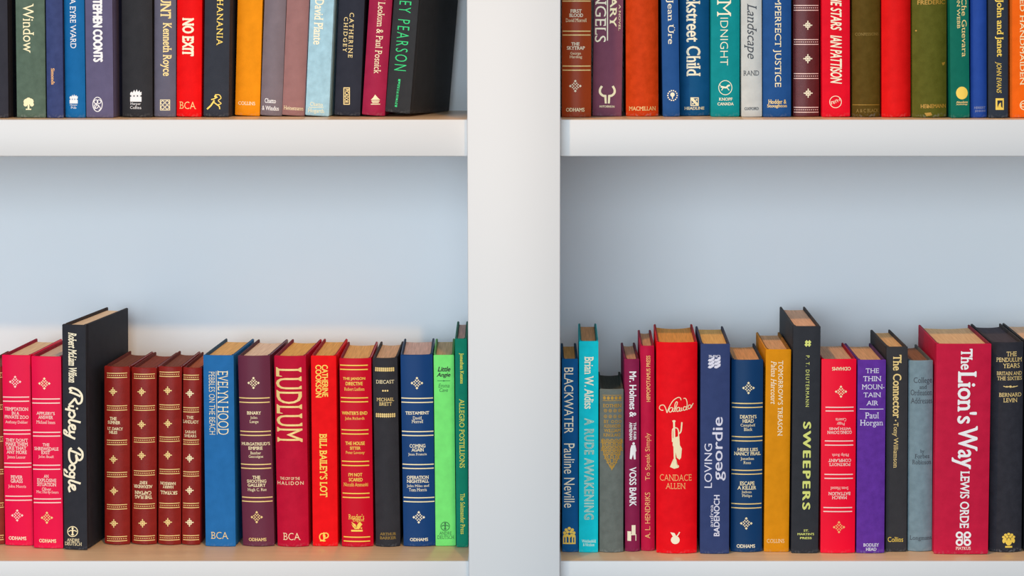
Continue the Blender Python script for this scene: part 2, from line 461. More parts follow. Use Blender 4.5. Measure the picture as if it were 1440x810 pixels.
WORDS = {'pale': 'pale gold', 'old_gold': 'dark gold', 'dim_gold': 'faded gold', 'bright_gold': 'yellow gold', 'pink': 'pale pink gold', 'dusk': 'dark grey', 'lime': 'yellow-green', 'mint': 'pale cream', 'foil_green': 'green foil', 'dim_blue': 'faded', 'dark_green': 'dark green', 'silver': 'pale silver', 'copper': 'orange gold'}
FIN = {'cloth': dict(rough=0.6, spec=0.12, mottle=0.07, mscale=90, bump=0.25, bscale=1500, scuff=0.35),
       'smooth': dict(rough=0.36, spec=0.16, mottle=0.03, mscale=40, bump=0.06, bscale=800, coat=0.04, scuff=0.3),
       'leather': dict(rough=0.36, spec=0.22, mottle=0.10, mscale=120, bump=0.25, bscale=900, coat=0.06),
       'worn': dict(rough=0.66, spec=0.12, mottle=0.12, mscale=130, bump=0.35, bscale=1200, scuff=0.75)}
def build_books():
    prepare_text({(d[0], d[1]) for bk in BOOKS for (_, _, k, d) in bk['items'] if k == 'T'})
    last = None
    for bk in BOOKS:                            # seat every book, then give neighbours a hair of air
        z = LOW if bk['shelf'].endswith('low') else UP
        fr = bk['fr'] = Frame(bk['quad'], z, bk['yaw'], bk['D'])
        fr.H = bk['H'] or fr.h
        if last and last['shelf'] == bk['shelf']:
            a = last['fr']; hh = min(a.H, fr.H); dd = min(a.y + a.D, fr.y + fr.D)
            gap = min(fr.side(-1, y - fr.y, q) - a.side(1, y - a.y, q) for y in (max(a.y, fr.y) + 0.003, dd) for q in (0, hh))
            need = 0.0003 - gap
            if need > 0:
                if need > 0.0012: print('TIGHT', last['label'][:40], '|', bk['label'][:40], round(need * 1000, 2), 'mm')
                a.w -= need / 2; fr.w -= need / 2
                a.loc.x -= need / 4; fr.loc.x += need / 4
                a.place(z); fr.place(z)
        last = bk
    for bk in BOOKS:
        fr = bk['fr']; H = fr.H
        rr = bk['rnd'] if bk['rnd'] < 0.055 else min(0.2, bk['rnd'] * 1.6)
        b = max(0.0008, fr.w * rr); pw = bk['pw']
        root = bpy.data.objects.new('hardback_book', None); COL.objects.link(root)
        root.empty_display_size = 0.02
        root.matrix_world = fr.m
        root['label'] = bk['label']; root['category'] = 'book'
        root['group'] = {'llow': 'books on the lower left shelf', 'rlow': 'books on the lower right shelf',
                         'lup': 'books on the upper left shelf', 'rup': 'books on the upper right shelf'}[bk['shelf']]
        key = 'cover_%s_%02x%02x%02x' % (bk['finish'], *bk['rgb'])
        cm = material(key, bk['rgb'], **FIN[bk['finish']])
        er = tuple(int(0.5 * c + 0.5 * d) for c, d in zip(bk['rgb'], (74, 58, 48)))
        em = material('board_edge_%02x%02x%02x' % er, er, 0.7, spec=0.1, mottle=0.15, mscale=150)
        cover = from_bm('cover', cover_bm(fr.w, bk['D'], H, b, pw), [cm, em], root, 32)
        pg = tuple(min(250, int(c * k + a)) for c, k, a in zip(bk['page'], (1.15, 1.10, 1.15), (6, 6, 16)))
        pm = material('paper_%02x%02x%02x' % pg, pg, 0.85, spec=0.15, mottle=0.16, mscale=25, stretch=(40, 1, 1), bump=0.3, bscale=60)
        hol = bk['hollow'] if bk['hollow'] is not None else min(0.009, b * 1.6)
        from_bm('page_block', pages_bm(fr.w, bk['D'], H, b, pw, 0.0028, H - 0.0030, hol), pm, root, 32)
        parts = {}; prev = {}
        for part, ink, kind, data in bk['items']:
            if kind == 'T' and data[6] in 'HX':            # lines of lettering that stand apart are parts of their own
                k, v1 = prev.get((part, ink), (0, None))
                if v1 is not None and data[4] - v1 > 4.5: k += 1
                prev[(part, ink)] = (k, data[5]); part = part + '#%d' % k
            parts.setdefault((part, ink), []).append((kind, data))
        for (part, ink), its in parts.items(): 
            o = ink_part(cover, part.split('#')[0], ink, its, fr, b, pw)
            o['label'] = WORDS.get(ink, ink) + (' lettering' if its[0][0] == 'T' else ' stamped mark')
# ---- lower left shelf (left to right); quads are spine corners: top left, top right, bottom left, bottom right, top, bottom
BROWN = (136, 26, 18); CRIM = (236, 0, 70); DKTOP = (112, 66, 40)
book('llow', (-33, 2.5, -30, 5.5, 516.5, 766.5), (140, 44, 34), 'brown leather book cut by the photo edge, left of two crimson books', 3, .108,
     [gilt_band('gold', -28, 4, v, i) for i, v in enumerate((528, 573, 618, 664, 711, 756.5))], .09, 2, 'leather', DKTOP)
book('llow', (1.5, 42.5, 7, 46.3, 500, 768), CRIM, 'crimson gilt-ruled book, the left one of two crimson books left of the big black one', 4, .118,
     [fleuron('pink', 21.3, 536.9, n=0), fleuron('pink', 24.3, 724.8, n=1)]
     + pairs('pink', [(3.7, 40.7, 558.5, 564.3), (4, 42.5, 605, 610.4), (5.5, 43.7, 651.5, 656.9), (7.2, 44.5, 697.8, 703.5)])
     + rows('title', 'pink', [('TEMPTATION', 6.5, 39.5, 572.8, 577.6), ('IN A', 16.5, 27.3, 578.7, 583.5), ('PRIVATE ZOO', 6, 40, 584.2, 588.8),
        ("THEY DON'T", 8, 39, 616.5, 621.3), ('MAKE THEM', 7.5, 39, 622, 627), ('LIKE THAT', 9, 37, 627.8, 632.5), ('ANY MORE', 9, 37.5, 633.3, 638.3), ('FEVER', 15, 32, 668.5, 673.5), ('GRASS', 15, 32, 674, 679)], 'S')
     + rows('author', 'pink', [('Anthony Dekker', 7, 39, 591.5, 596.8), ('James Leasor', 10, 36, 640.5, 646), ('John Morris', 11.5, 36.5, 682, 687)])
     + rows('publisher_name', 'cream', [('ODHAMS', 12.2, 37, 754.4, 759.3)], 'S'), .05, 2.4, 'smooth', (214, 184, 132))
book('llow', (43, 85.8, 47, 88.4, 502, 772), CRIM, 'crimson gilt-ruled book standing directly against the big black book', 4, .12,
     [fleuron('pale', 62.4, 539.3, n=0), fleuron('gold', 66, 728, n=1)]
     + pairs('pink', [(45, 84, 561.1, 566.9), (46, 84.5, 608, 613.3), (46, 84.5, 654.3, 660), (47, 85.5, 701.7, 706.9)])
     + rows('title', 'pink', [("APPLEBY'S", 51, 77, 579, 583.5), ('ANSWER', 53.5, 74.5, 584.5, 589.3), ('THE', 60, 69.5, 623.3, 627.5), ('SHREWSDALE', 48, 82, 628.8, 633.5), ('EXIT', 58, 70.5, 634, 638.7),
        ('AN', 61.5, 68.5, 667.5, 672), ('EXPLOSIVE', 52, 79, 673, 678), ('SITUATION', 52, 79, 678.8, 683.8)], 'S')
     + rows('author', 'pink', [('Michael Innes', 51, 77.5, 591.5, 596), ('John Buell', 54, 75.5, 640.5, 645), ('Oliver', 59, 72, 685.5, 690), ('Mac Hardy-Sears', 51, 82, 690, 695)])
     + rows('publisher_name', 'pale', [('ODHAMS', 55, 79, 758, 763)], 'S'), .05, 2.4, 'smooth', (196, 176, 140))
def strokes(part, ink, lst, wd, extra=()):
    ps = []
    for s in lst: ps += ribbon(spline(s, 5), wd)
    return G(part, ink, *(ps + list(extra)))
RB = [[(97.5, 551), (106, 554), (113.5, 557.5)], [(101, 550), (98, 546.5), (102, 545.5), (110, 549), (115, 556), (114.5, 565), (109.5, 567.5), (105.5, 560)], [(106, 560), (101, 565.5), (97, 569.5)],
      [(104, 571.5), (98, 571), (96.8, 573.5), (98.5, 576)], [(105.5, 578), (98, 576.5), (91.5, 575)], [(103.5, 578.5), (105.3, 583.5), (101.5, 587.5), (97.3, 584), (98.5, 579)],
      [(113.5, 594), (106, 592), (99, 590.5), (97, 593), (99, 596)], [(100.5, 597.5), (102.5, 602.5), (105.5, 603.5), (105, 599), (100.5, 597.5), (97, 601), (98.5, 607)],
      [(105.5, 608), (99.5, 607.5), (97.5, 610.5), (100, 614)], [(106, 617), (98, 613.5), (91, 610), (89, 606.5), (91.5, 605), (95, 609)],
      [(97.5, 633), (106, 636), (114, 640)], [(110, 629.5), (115.5, 635.5), (115.5, 644), (110.5, 647), (106.8, 639)], [(107, 641), (107.8, 648.5), (103, 652), (98, 646), (97.5, 634), (101, 630)],
      [(105.5, 672), (96, 670), (90, 667), (88.7, 662.5), (91, 660.5), (95, 665)], [(113.5, 680), (106, 677.5), (99, 675.5), (97, 678), (99, 681)],
      [(100.5, 682), (102.5, 687), (105.5, 688.5), (105, 683.5), (100.5, 682), (97, 686), (98.5, 692)]]
book('llow', (86.4, 120.5, 89.5, 122.8, 457.5, 773.8), (44, 45, 52), 'tall black book with cream script title, its right cover in full view', 7.6, .138,
     [strokes('title', 'cream', RB, 2.9, ring(101.5, 657.5, 5.2, 2.7, 5.2) + ring(101.5, 667, 4.6, 2.4, 4.4) + [disc(108.5, 574.5, 1.6, n=10)]),
      T('author', 'cream', 'Robert McLiam Wilson', 96.2, 107.8, 467.5, 538, 'D', 'I'),
      archer_ring('publisher_mark', 'pale', 102.2, 747.4, 7.6)]
     + rows('publisher_name', 'pale', [('ANDRE', 94, 111.5, 757.3, 761.6), ('DEUTSCH', 91, 115, 762.3, 767)]), .03, 4, 'cloth', (214, 190, 146))
book('llow', (145, 181.4, 146, 181.4, 516.5, 766.8), BROWN, 'brown leather book with gilt bands, first of four beside the tall black book', 3.6, .108,
     [gilt_band('gold', 149.5, 178, v, i) for i, v in enumerate((528, 573.9, 622.4, 667.6, 713, 757.8))]
     + [cross('gold', 158.7, 550.7, n=0), cross('gold', 159.4, 646, n=1), cross('gold', 160, 690.4, n=2), cross('gold', 160, 736, n=3)]
     + rows('title', 'pale', [('THE', 154, 164, 586.5, 591), ('SUMNER', 151, 169, 592, 596.5)], 'S') + rows('author', 'pale', [('LT. DARCY', 150.5, 172.5, 601, 605), ('NILES', 153, 165, 606, 610)], 'S'), .1, 2, 'leather', DKTOP)
book('llow', (184, 219.3, 184.4, 219.6, 518, 766.5), BROWN, 'brown leather book with an upside-down title, second of the four in a row', 2.9, .108,
     [gilt_band('gold', 187.5, 217, v, i) for i, v in enumerate((529.3, 574, 619, 665.4, 712, 757))]
     + [cross('gold', 199, 551, n=0), cross('gold', 199, 597, n=1), cross('gold', 199, 640.5, n=2), cross('gold', 200.5, 735.8, n=3)]
     + rows('author', 'pale', [('KENT', 196, 207, 676.5, 681), ('ALEXANDER', 187.5, 214, 682, 686.5)], 'S', 'X') + rows('title', 'pale', [('CAPTAIN', 189, 212.5, 690.5, 695.5), ('THE FLAG', 189, 213.5, 696.5, 701.5)], 'S', 'X'), .1, 2, 'leather', (118, 58, 34))
book('llow', (221.8, 255.2, 221.8, 253.2, 516.5, 767), BROWN, 'brown leather book with a one-word upside-down title, third of four in a row', 2.0, .108,
     [gilt_band('gold', 223.5, 252, v, i) for i, v in enumerate((526.5, 572.6, 617.8, 663.3, 711, 756.5))]
     + [cross('gold', 235.7, 549.3, n=0), cross('gold', 236, 595.6, n=1), cross('gold', 236, 640, n=2), cross('gold', 236, 734.3, n=3)]
     + rows('author', 'pale', [('HARRISON', 225, 247, 677.8, 682), ('HARRY', 228.5, 244, 682.7, 686.8)], 'S', 'X') + rows('title', 'pale', [('SKYFALL', 225, 249, 690.5, 695.5)], 'S', 'X'), .1, 2, 'leather', DKTOP)
book('llow', (256.8, 283.4, 255.4, 280.7, 518, 767), BROWN, 'narrow brown leather book, last of the four, beside the bright blue book', 1.6, .108,
     [gilt_band('gold', 257, 279.5, v, i, m=8) for i, v in enumerate((530.7, 576.5, 621.9, 666.7, 711, 756.3))]
     + [cross('pale', 266.7, 553.3, n=0), cross('pale', 266.5, 644.4, n=1), cross('pale', 266.5, 689.6, n=2), cross('pale', 266.5, 734.6, n=3)]
     + rows('title', 'pale', [('THE', 262, 272, 585, 589), ('LANDLADY', 257, 279, 591, 595.5)]) + rows('author', 'pale', [('SARAH', 260, 275.5, 605.5, 609.5), ('SHEARS', 259, 276, 611, 615)]), .1, 2, 'leather', (150, 84, 44))
book('llow', (285, 328.5, 289, 331, 500, 769), (34, 108, 172), 'bright blue book with thin gold title beside the brown leather books', 3, .119,
     [T('author', 'pale', 'EVELYN HOOD', 306.3, 321, 521.5, 611.3, 'D', 't'), T('title', 'pale', 'PEBBLES ON THE BEACH', 294, 302.3, 523, 611, 'D', 'T'),
      G('title_rule', 'pale', [(303.6, 522), (304.3, 522), (305.9, 611), (305.2, 611)]), T('publisher_name', 'gold', 'BCA', 296.7, 321.3, 748, 757.8, 'H', 't')], .05, 4, 'cloth', (210, 168, 92))
book('llow', (333, 379, 341, 385, 501, 769), (104, 44, 66), 'dark plum book with gilt rules and diamond ornaments beside the bright blue one', 3, .118,
     [fleuron('pale', 356.5, 538.5, n=0), fleuron('gold', 361, 727.2, n=1)]
     + pairs('gold', [(335.5, 378.5, 560, 566.1), (337, 380, 607, 612.4), (338, 380.5, 653.3, 658.9), (339.5, 382.5, 699.8, 705.4)])
     + rows('title', 'pale', [('BINARY', 347, 367, 578.5, 583), ("MURGATREUD'S", 339, 379, 622, 626.5), ('EMPIRE', 349, 369, 628, 632.5), ('THE', 355, 366, 669, 673.5), ('SHOOTING', 347, 374.5, 674.5, 679), ('GALLERY', 348, 373.5, 680, 684.5)], 'S')
     + rows('author', 'pale', [('John', 352, 362, 585.5, 590), ('Lange', 351, 363.5, 591, 596), ('Bamber', 352, 367, 635, 639), ('Gascoigne', 349.5, 370, 640, 645), ('Hugh C. Rae', 348, 374.5, 686.5, 691.8)])
     + rows('publisher_name', 'gold', [('ODHAMS', 349.6, 374.5, 756.5, 761)], 'S'), .08, 2.2, 'smooth', (212, 188, 148))
book('llow', (384, 430, 390, 433.5, 501, 769.5), (190, 8, 50), 'dark red book with very large gold capitals running down its spine', 2.6, .12,
     [T('author', 'gold', 'LUDLUM', 388, 424.3, 517, 622, 'D', 's')]
     + rows('title', 'pale', [('THE CRY OF THE', 393.5, 421.5, 671, 675)], 'n') + [T('title', 'pale', 'HALIDON', 389.8, 426.5, 677, 682, 'H', 'v'), T('publisher_name', 'pale', 'BCA', 398, 422.5, 749.5, 759.5, 'H', 't')], .08, 2.2, 'cloth', (212, 160, 72))
book('llow', (436.4, 473, 440, 474.5, 500.5, 768.5), (238, 4, 14), 'bright red book with yellow lettering running down, right of the large gold capitals', .8, .121,
     [T('author', 'bright_gold', 'CATHERINE', 452.7, 461.3, 513, 558, 'D', 'N'), T('author', 'bright_gold', 'COOKSON', 443.7, 452.3, 513, 559, 'D', 'N'),
      T('title', 'bright_gold', "BILL BAILEY'S LOT", 449.5, 460.5, 610, 699, 'D', 'S'),
      G('publisher_mark', 'bright_gold', *(ring(453.3, 755, 4.6, 1.5, 5.6) + ring(458.3, 753, 4.2, 1.5, 4.2) + ribbon([(455.5, 748.5), (455.5, 761.5)], 1.6) + ribbon([(450, 760.5), (458, 760.5)], 1.2)))], .03, 4, 'cloth', (206, 158, 74))
JR = [(478, 517, 513.9, 519.8), (479, 517.5, 559.6, 565.2), (480, 518, 604.8, 610.4), (480.5, 519, 649, 654.8), (481.5, 519.5, 694, 699.8), (483, 520.5, 755.4, 761.3)]
book('llow', (476.5, 522, 481, 524.5, 504.5, 769.5), (204, 0, 36), 'red anthology with six pairs of yellow rules and a winged horse mark', -.6, .119,
     pairs('bright_gold', JR)
     + rows('title', 'bright_gold', [('THE JANSON', 482, 513.5, 530.5, 535.5), ('DIRECTIVE', 486, 510, 537, 542), ("WINTER'S END", 480.5, 516.5, 578.5, 583.5), ('THE HOUSE', 485.5, 513, 621, 626), ('SITTER', 492, 507, 628, 632.5), ("I'M NOT", 490, 509.5, 665, 670), ('SCARED', 490.5, 510, 672, 677)], 'N')
     + rows('author', 'bright_gold', [('Robert Ludlum', 484, 512.5, 545, 549.5), ('John Richards', 485, 512.5, 586.5, 591.5), ('Peter Lovesey', 486, 513, 634.5, 639.5), ('Niccolò Ammaniti', 483, 517.5, 679, 684)])
     + rows('publisher_name', 'bright_gold', [("Reader's", 490, 512, 723, 730.5), ('Digest', 496, 512, 729, 734.5)])
     + [G('publisher_mark', 'bright_gold', [(494, 733.8), (500, 737.4), (501.5, 741.5), (497.5, 739.5)], [(494, 736.5), (497.8, 740), (501.3, 742.3), (496.8, 741.8)], [(502.5, 741), (503.6, 736), (506.3, 733.4), (507.2, 734.8), (509.6, 737.4), (508.6, 738.7), (506.2, 737.8), (506.5, 741.5), (504.8, 744), (499, 744), (497.6, 742.6)],
        rule(493.8, 510, 746.3, 2.4), [(505.5, 742.5), (509.3, 741.6), (508.8, 744.5), (507.8, 743.2)])], .07, 2.2, 'smooth', (208, 160, 84))
dots = lambda u0, u1, v, n: [dia(u0 + (u1 - u0) * (i + .5) / n, v, 1.45, 1.6) for i in range(n)]
book('llow', (523, 559.5, 529, 562.6, 504, 769.5), (50, 49, 54), 'charcoal book with two gold dotted bands near the top of its spine', 0, .118,
     [G('dotted_band#0', 'gold', *(dots(527, 554.5, 518, 10) + dots(527, 554.5, 521.3, 10) + [rule(527, 554.5, 519.7, .6)])), G('dotted_band#1', 'gold', *(dots(528, 556, 582.5, 10) + dots(528, 556, 585.8, 10) + [rule(528, 556, 584.2, .6)])),
      G('ornament', 'gold', disc(538.5, 549.5, 1.3, n=8), disc(541.8, 549.5, 1.3, n=8), disc(545, 549.5, 1.3, n=8))]
     + rows('title', 'pale', [('DIECAST', 528.5, 554, 534.5, 539.5)]) + rows('author', 'gold', [('MICHAEL', 529.5, 554, 559.5, 564.3), ('BRETT', 533, 551, 565.7, 570.5)])
     + rows('publisher_name', 'dim_gold', [('ARTHUR', 534, 557, 749, 753), ('BARKER', 534, 557, 754.5, 758.5)], 'S'), .1, 2, 'cloth', (190, 158, 110))
book('llow', (562, 609, 567.5, 612, 499.5, 769), (16, 62, 118), 'navy blue gilt-ruled book standing beside the light green one', -1.5, .117,
     [fleuron('pale', 586.3, 538.7, 8, n=0), fleuron('cream', 588.9, 727.4, 8, n=1)]
     + pairs('pale', [(564, 609, 560.2, 566), (565, 609.5, 607, 612.6), (566, 610, 653.3, 658.9), (567.5, 611, 700, 705.7)])
     + rows('title', 'cream', [('TESTAMENT', 570, 603.5, 578.5, 583), ('COMING', 576, 598.5, 624.5, 629.5), ('AGAIN', 578.5, 596, 630, 635), ('OPERATION', 572, 603, 669, 673.7), ('NIGHTFALL', 572, 603, 674.5, 679)], 'S')
     + rows('author', 'cream', [('David', 580.5, 593, 585.5, 590), ('Morrell', 579, 595, 590.5, 595), ('Jean Francis', 574, 600, 637, 641.5), ('John Miles and', 572, 603.5, 681.5, 686), ('Tom Morris', 575, 600, 686.5, 691)])
     + rows('publisher_name', 'cream', [('ODHAMS', 576.5, 602, 756.5, 761)], 'S'), .06, 2.2, 'smooth', (186, 162, 138))
book('llow', (609.3, 638.5, 612.5, 640.7, 499.5, 768.3), (124, 236, 122), 'light green book with black title between navy blue and dark green books', -1.5, .117,
     rows('title', 'black', [('Little', 615.5, 633.5, 515.5, 522.5), ('Angie', 614, 633.5, 524, 531.5)], 'J')
     + [G('title_rule', 'dark_green', rule(615, 633, 535.5, .7), disc(624, 535.5, 1.3, 0.9, 10))]
     + rows('author', 'dark_green', [('Emma', 616.5, 632, 539.5, 545), ('Cave', 618, 630, 545.8, 551)], 'j') + [archer_ring('publisher_mark', 'dark_green', 626, 740, 6.5)]
     + rows('publisher_name', 'dark_green', [('ANDRE', 617.5, 635, 747.5, 752), ('DEUTSCH', 615, 638.5, 753, 758)]), .03, 4, 'cloth', (182, 160, 110))
book('llow', (639.8, 656.4, 641.6, 658.4, 476.5, 770), (8, 128, 100), 'dark green book with yellow lettering wedged against the central upright', -1.0, .13,
     [T('author', 'yellow', 'Jonathan Keates', 645.5, 652, 496.5, 539.5, 'D', 'S'), T('title', 'yellow', 'ALLEGRO POSTILLIONS', 646, 653.2, 561, 658, 'D', 's'), T('publisher_name', 'yellow', 'The Salamander Press', 647.5, 653.8, 694, 751, 'D', 's')], .03, 4, 'cloth', (176, 152, 128))

# ---- lower right shelf
book('rlow', (790.3, 812.7, 790.5, 813.3, 505, 776.7), (6, 88, 146), 'deep blue book with gold lettering wedged against the central upright', 0, .11,
     [T('title', 'cream', 'BLACKWATER', 793.3, 806.3, 517, 609.5, 'D', 'n'), T('author', 'cream', 'Pauline Neville', 793, 808, 623.7, 714, 'D', 'n'),
      G('publisher_mark', 'bright_gold', *([disc(800.5 + x, 749.5 + y, 2.3, 2.2, 9) for x, y in ((0, -6.5), (-4.4, -4.5), (4.4, -4.5), (-6.6, -.2), (-2.3, -1.6), (2.4, -1.6), (6.6, -.2), (-6.3, 4), (-3, 3), (0.2, 4.6), (3.4, 3), (6.5, 4))] + [rule(u - .9, u + .9, 759, 10) for u in (792.5, 796, 800.5, 805, 808.5)] + [rule(791.5, 809.5, 764, 2)]))], .04, 3, 'cloth', (186, 146, 72))
book('rlow', (814, 842, 814.5, 840.5, 480, 777.3), (6, 200, 212), 'turquoise book with cream lettering on the right shelf', .6, .131,
     [T('author', 'cream', 'Brian W. Aldiss', 821.7, 834.7, 501.5, 575, 'D', 'S'), T('title', 'mint', 'A RUDE AWAKENING', 821.5, 835.3, 588, 731, 'D', 'o')]
     + rows('publisher_name', 'mint', [('Weidenfeld', 818, 838, 758.7, 763), ('& Nicolson', 820, 836, 763.8, 768)]), .03, 4, 'cloth', (176, 138, 82))
EO = []
for k in range(4): EO += ring(851.5 + k * 6.7, 577.5, 2.4, .8, n=12) + [disc(851.5 + k * 6.7, 577.5, .9, n=6)] + ring(851.5 + k * 6.7, 585.7, 2.4, .8, n=12) + [disc(851.5 + k * 6.7, 585.7, .9, n=6)]
for k in range(3): EO += ring(861.5 + k * 5.2, 592.8, 2.1, .8, n=12)
EB = [rule(847.5, 874.5, 556, .8), rule(847.5, 874.5, 563.5, .8)]
for k in range(5): EB += [disc(850 + k * 5.5, 559.8, 2.2, 2.6, 8)]
ED = []
for r, (n, hwid) in enumerate(((5, 12.3), (4, 10.5), (5, 12), (4, 9.2), (3, 7.6), (2, 4.2), (1, 0))):
    for k in range(n):
        x = 860.5 + (0 if n == 1 else -hwid + 2 * hwid * k / (n - 1)); y = 620 + r * 5.6
        ED += ring(x, y, 2.9, 1.1, n=12) + [disc(x, y, 1, n=6)] + [dia(x + 2.6, y + 2.8, 1.0)] + [dia(x - 2.6, y + 2.8, 1.0)]
ED += ribbon(spline([(847, 619), (848.5, 634), (853, 647), (860.5, 660)]), 1.3) + ribbon(spline([(874, 619), (872.5, 634), (868, 647), (860.5, 660)]), 1.3) + [dia(860.5, 658, 1.6, 4)]
book('rlow', (843.8, 876.5, 842.5, 877, 547.6, 777.3), (108, 114, 108), 'short worn grey-green book with an ornate gilt drop, lowest on the right shelf', .4, .112,
     [G('gilt_band', 'old_gold', *EB), G('ornament#0', 'old_gold', *EO), G('ornament#1', 'old_gold', *ED)]
     + rows('title', 'old_gold', [('EOTHEN', 848, 874, 568, 573)], 'S') + rows('author', 'old_gold', [('BY', 849, 856, 590.5, 595.2), ('ALEXANDER', 849, 873.5, 596.7, 601.5), ('WILLIAM', 849, 873, 603, 608), ('KINGLAKE', 848.5, 873, 609.5, 614)], 'S'), .08, 2.2, 'worn', (66, 70, 50))
book('rlow', (878.2, 899, 879, 900, 505.4, 776.2), (140, 30, 74), 'slim maroon book with white lettering next to the short grey-green one', .3, .116,
     [T('title', 'white', 'Mr. Holmes &', 885, 895, 522.5, 586.5, 'D', 'N'), T('title', 'white', 'THE FAIR', 890.7, 894.7, 594, 619, 'D', 'N'), T('title', 'white', 'ARMENIAN', 885, 889.3, 594, 619, 'D', 'N'),
      G('ornament', 'white', disc(891, 623.8, 1.8, 2, 10), [(888, 626), (893.5, 626), (895, 634), (893, 637), (894, 646), (891.5, 646), (890.5, 638), (888, 646), (885.5, 645), (887.5, 636), (886.5, 631)]),
      T('author', 'white', 'VOSS BARK', 885, 895, 657, 712, 'D', 'N'),
      G('publisher_mark', 'cream', rule(882.3, 887.5, 754, 13.5), rule(888.3, 893.7, 745, 13), rule(887.5, 894.5, 752, 1.2), rule(893.6, 894.8, 756, 9))], .12, 2, 'cloth', (182, 148, 104))
book('rlow', (900.3, 920.3, 901.5, 920.5, 486.7, 775.3), (196, 20, 66), 'slim raspberry book with yellow lettering reading upwards', 1.2, .116,
     [T('publisher_name', 'copper', 'HIPPOPOTAMUS PRESS', 909, 914.7, 500, 565, 'U', 'N'), T('title', 'copper', 'To Speak Simply', 907.3, 916, 609, 675.5, 'U', 'n'), T('author', 'copper', 'A. L. HENDRIKS', 907, 914.3, 692.5, 757, 'U', 'n')], .12, 2, 'cloth', (184, 146, 96))
K = lambda pts: [(900 + x / 5.4, 490 + y / 5.4) for x, y in pts]
VAL = [K(s) for s in ([(178, 470), (165, 472), (148, 458), (155, 437), (180, 432), (195, 455), (205, 490)], [(205, 490), (222, 445), (250, 398), (285, 373), (305, 375), (312, 392)],
       [(250, 452), (232, 450), (220, 468), (226, 483), (240, 478), (252, 453), (248, 476), (260, 478)], [(260, 478), (276, 440), (284, 412), (276, 405), (266, 425), (264, 470), (274, 478)],
       [(302, 450), (286, 448), (278, 464), (283, 478), (296, 472), (303, 450), (300, 474), (312, 474)], [(316, 448), (314, 470), (324, 470)],
       [(352, 445), (336, 443), (328, 458), (334, 470), (348, 463), (356, 440)], [(330, 380), (345, 380), (355, 398), (358, 430), (352, 460), (362, 466)],
       [(388, 432), (372, 432), (364, 448), (370, 460), (383, 452), (390, 432), (386, 452), (405, 418)])]
TR = [K(disc(258, 552, 13, 8, 12)), K([(250, 680), (298, 665), (303, 735), (318, 760), (312, 830), (300, 845), (280, 830), (272, 790), (262, 760), (248, 735)]),
      K([(252, 840), (275, 840), (278, 876), (297, 892), (292, 905), (260, 914), (228, 900), (232, 888), (250, 876)])]
TR += ribbon(K([(258, 555), (260, 640), (261, 760), (264, 850)]), 2.6) + ribbon(spline(K([(318, 560), (310, 630), (290, 648)])), 2) + ribbon(spline(K([(246, 710), (246, 625), (258, 605), (280, 605), (292, 630), (292, 700)])), 1.5)
book('rlow', (922.3, 981.8, 924, 979, 482, 779), (240, 2, 20), 'thick bright red book with a trumpet picture on its spine', 1.7, .135,
     [strokes('title', 'pale', VAL, 1.15), G('ornament', 'pale', *TR), T('author', 'copper', 'CANDACE', 928, 972.5, 667.3, 676.3, 'H', 't'), T('author', 'copper', 'ALLEN', 936, 964, 679.3, 687.5, 'H', 't'),
      G('publisher_mark', 'cream', disc(949.6, 759.3, 6.2, 5.8), [(942.6, 748.5), (948.5, 749.5), (951, 753.8), (946.3, 754.5)], *ribbon(spline([(951.5, 754.5), (954, 751.3), (955.6, 748.2)]), 1.6))], .07, 2.6, 'cloth', (202, 146, 58), hollow=.012)
WV = []
for k in range(3):
    for s in (0, 8.6): WV += ribbon(spline([(996.4 + s, 505.8 + 4.7 * k), (998.4 + s, 506.8 + 4.7 * k), (1001 + s, 505.6 + 4.7 * k), (1003.2 + s, 504 + 4.7 * k), (1004.6 + s, 504 + 4.7 * k)]), 3.6)
book('rlow', (985.3, 1026.8, 984.6, 1025, 484, 779.3), (52, 66, 112), 'slate blue book with white lettering reading upwards and wave mark on top', 1.6, .13,
     [T('publisher_name', 'silver', 'CRIME', 996.5, 1013, 499.2, 502.7, 'X', 'N'), G('publisher_mark', 'silver', *WV),
      T('title', 'silver', 'LOVING', 990.6, 1001.3, 624, 686, 'U', 'n'), T('title', 'silver', 'geordie', 1001.6, 1020.8, 586.5, 676, 'U', 'm'),
      T('author', 'silver', 'andrea', 998, 1003, 710, 741, 'U', 'n'), T('author', 'silver', 'BADENOCH', 1003.7, 1012, 696, 754, 'U', 'N')], .05, 3, 'cloth', (212, 168, 84))
book('rlow', (1028.8, 1073.8, 1028, 1071.5, 506.5, 777), (12, 58, 104), 'dark blue gilt-ruled book between the slate blue and golden yellow books', 1.1, .115,
     [fleuron('pale', 1052.6, 545.6, 8, n=0), fleuron('pale', 1049.4, 736, 8, n=1)]
     + pairs('gold', [(1029.5, 1073, 567.4, 573.1), (1029.3, 1072.5, 614.4, 620.2), (1029, 1072, 661.5, 666.9), (1028.6, 1071, 708.7, 714.6)])
     + rows('title', 'pale', [("DEATH'S", 1040.5, 1064, 583.5, 588.5), ('HEAD', 1044, 1060, 589.5, 594.5), ('HERE LIES', 1037, 1066, 630, 634.5), ('NANCY FRAIL', 1032.5, 1070, 635.5, 640.5), ('ESCAPE', 1040.5, 1061, 677, 682.5), ('A KILLER', 1037, 1063.5, 683.5, 688.5)], 'S')
     + rows('author', 'pale', [('Campbell', 1041.5, 1062, 596, 601), ('Black', 1046, 1058, 601.5, 606), ('Jonathan', 1041.5, 1060.5, 643, 648), ('Ross', 1045.5, 1056, 648.5, 652.5), ('Judson', 1043, 1057, 690, 694.5), ('Philips', 1043.5, 1057.5, 695.2, 700)])
     + rows('publisher_name', 'cream', [('ODHAMS', 1036, 1062, 765.5, 770.5)], 'S'), .08, 2.2, 'smooth', (196, 152, 90))
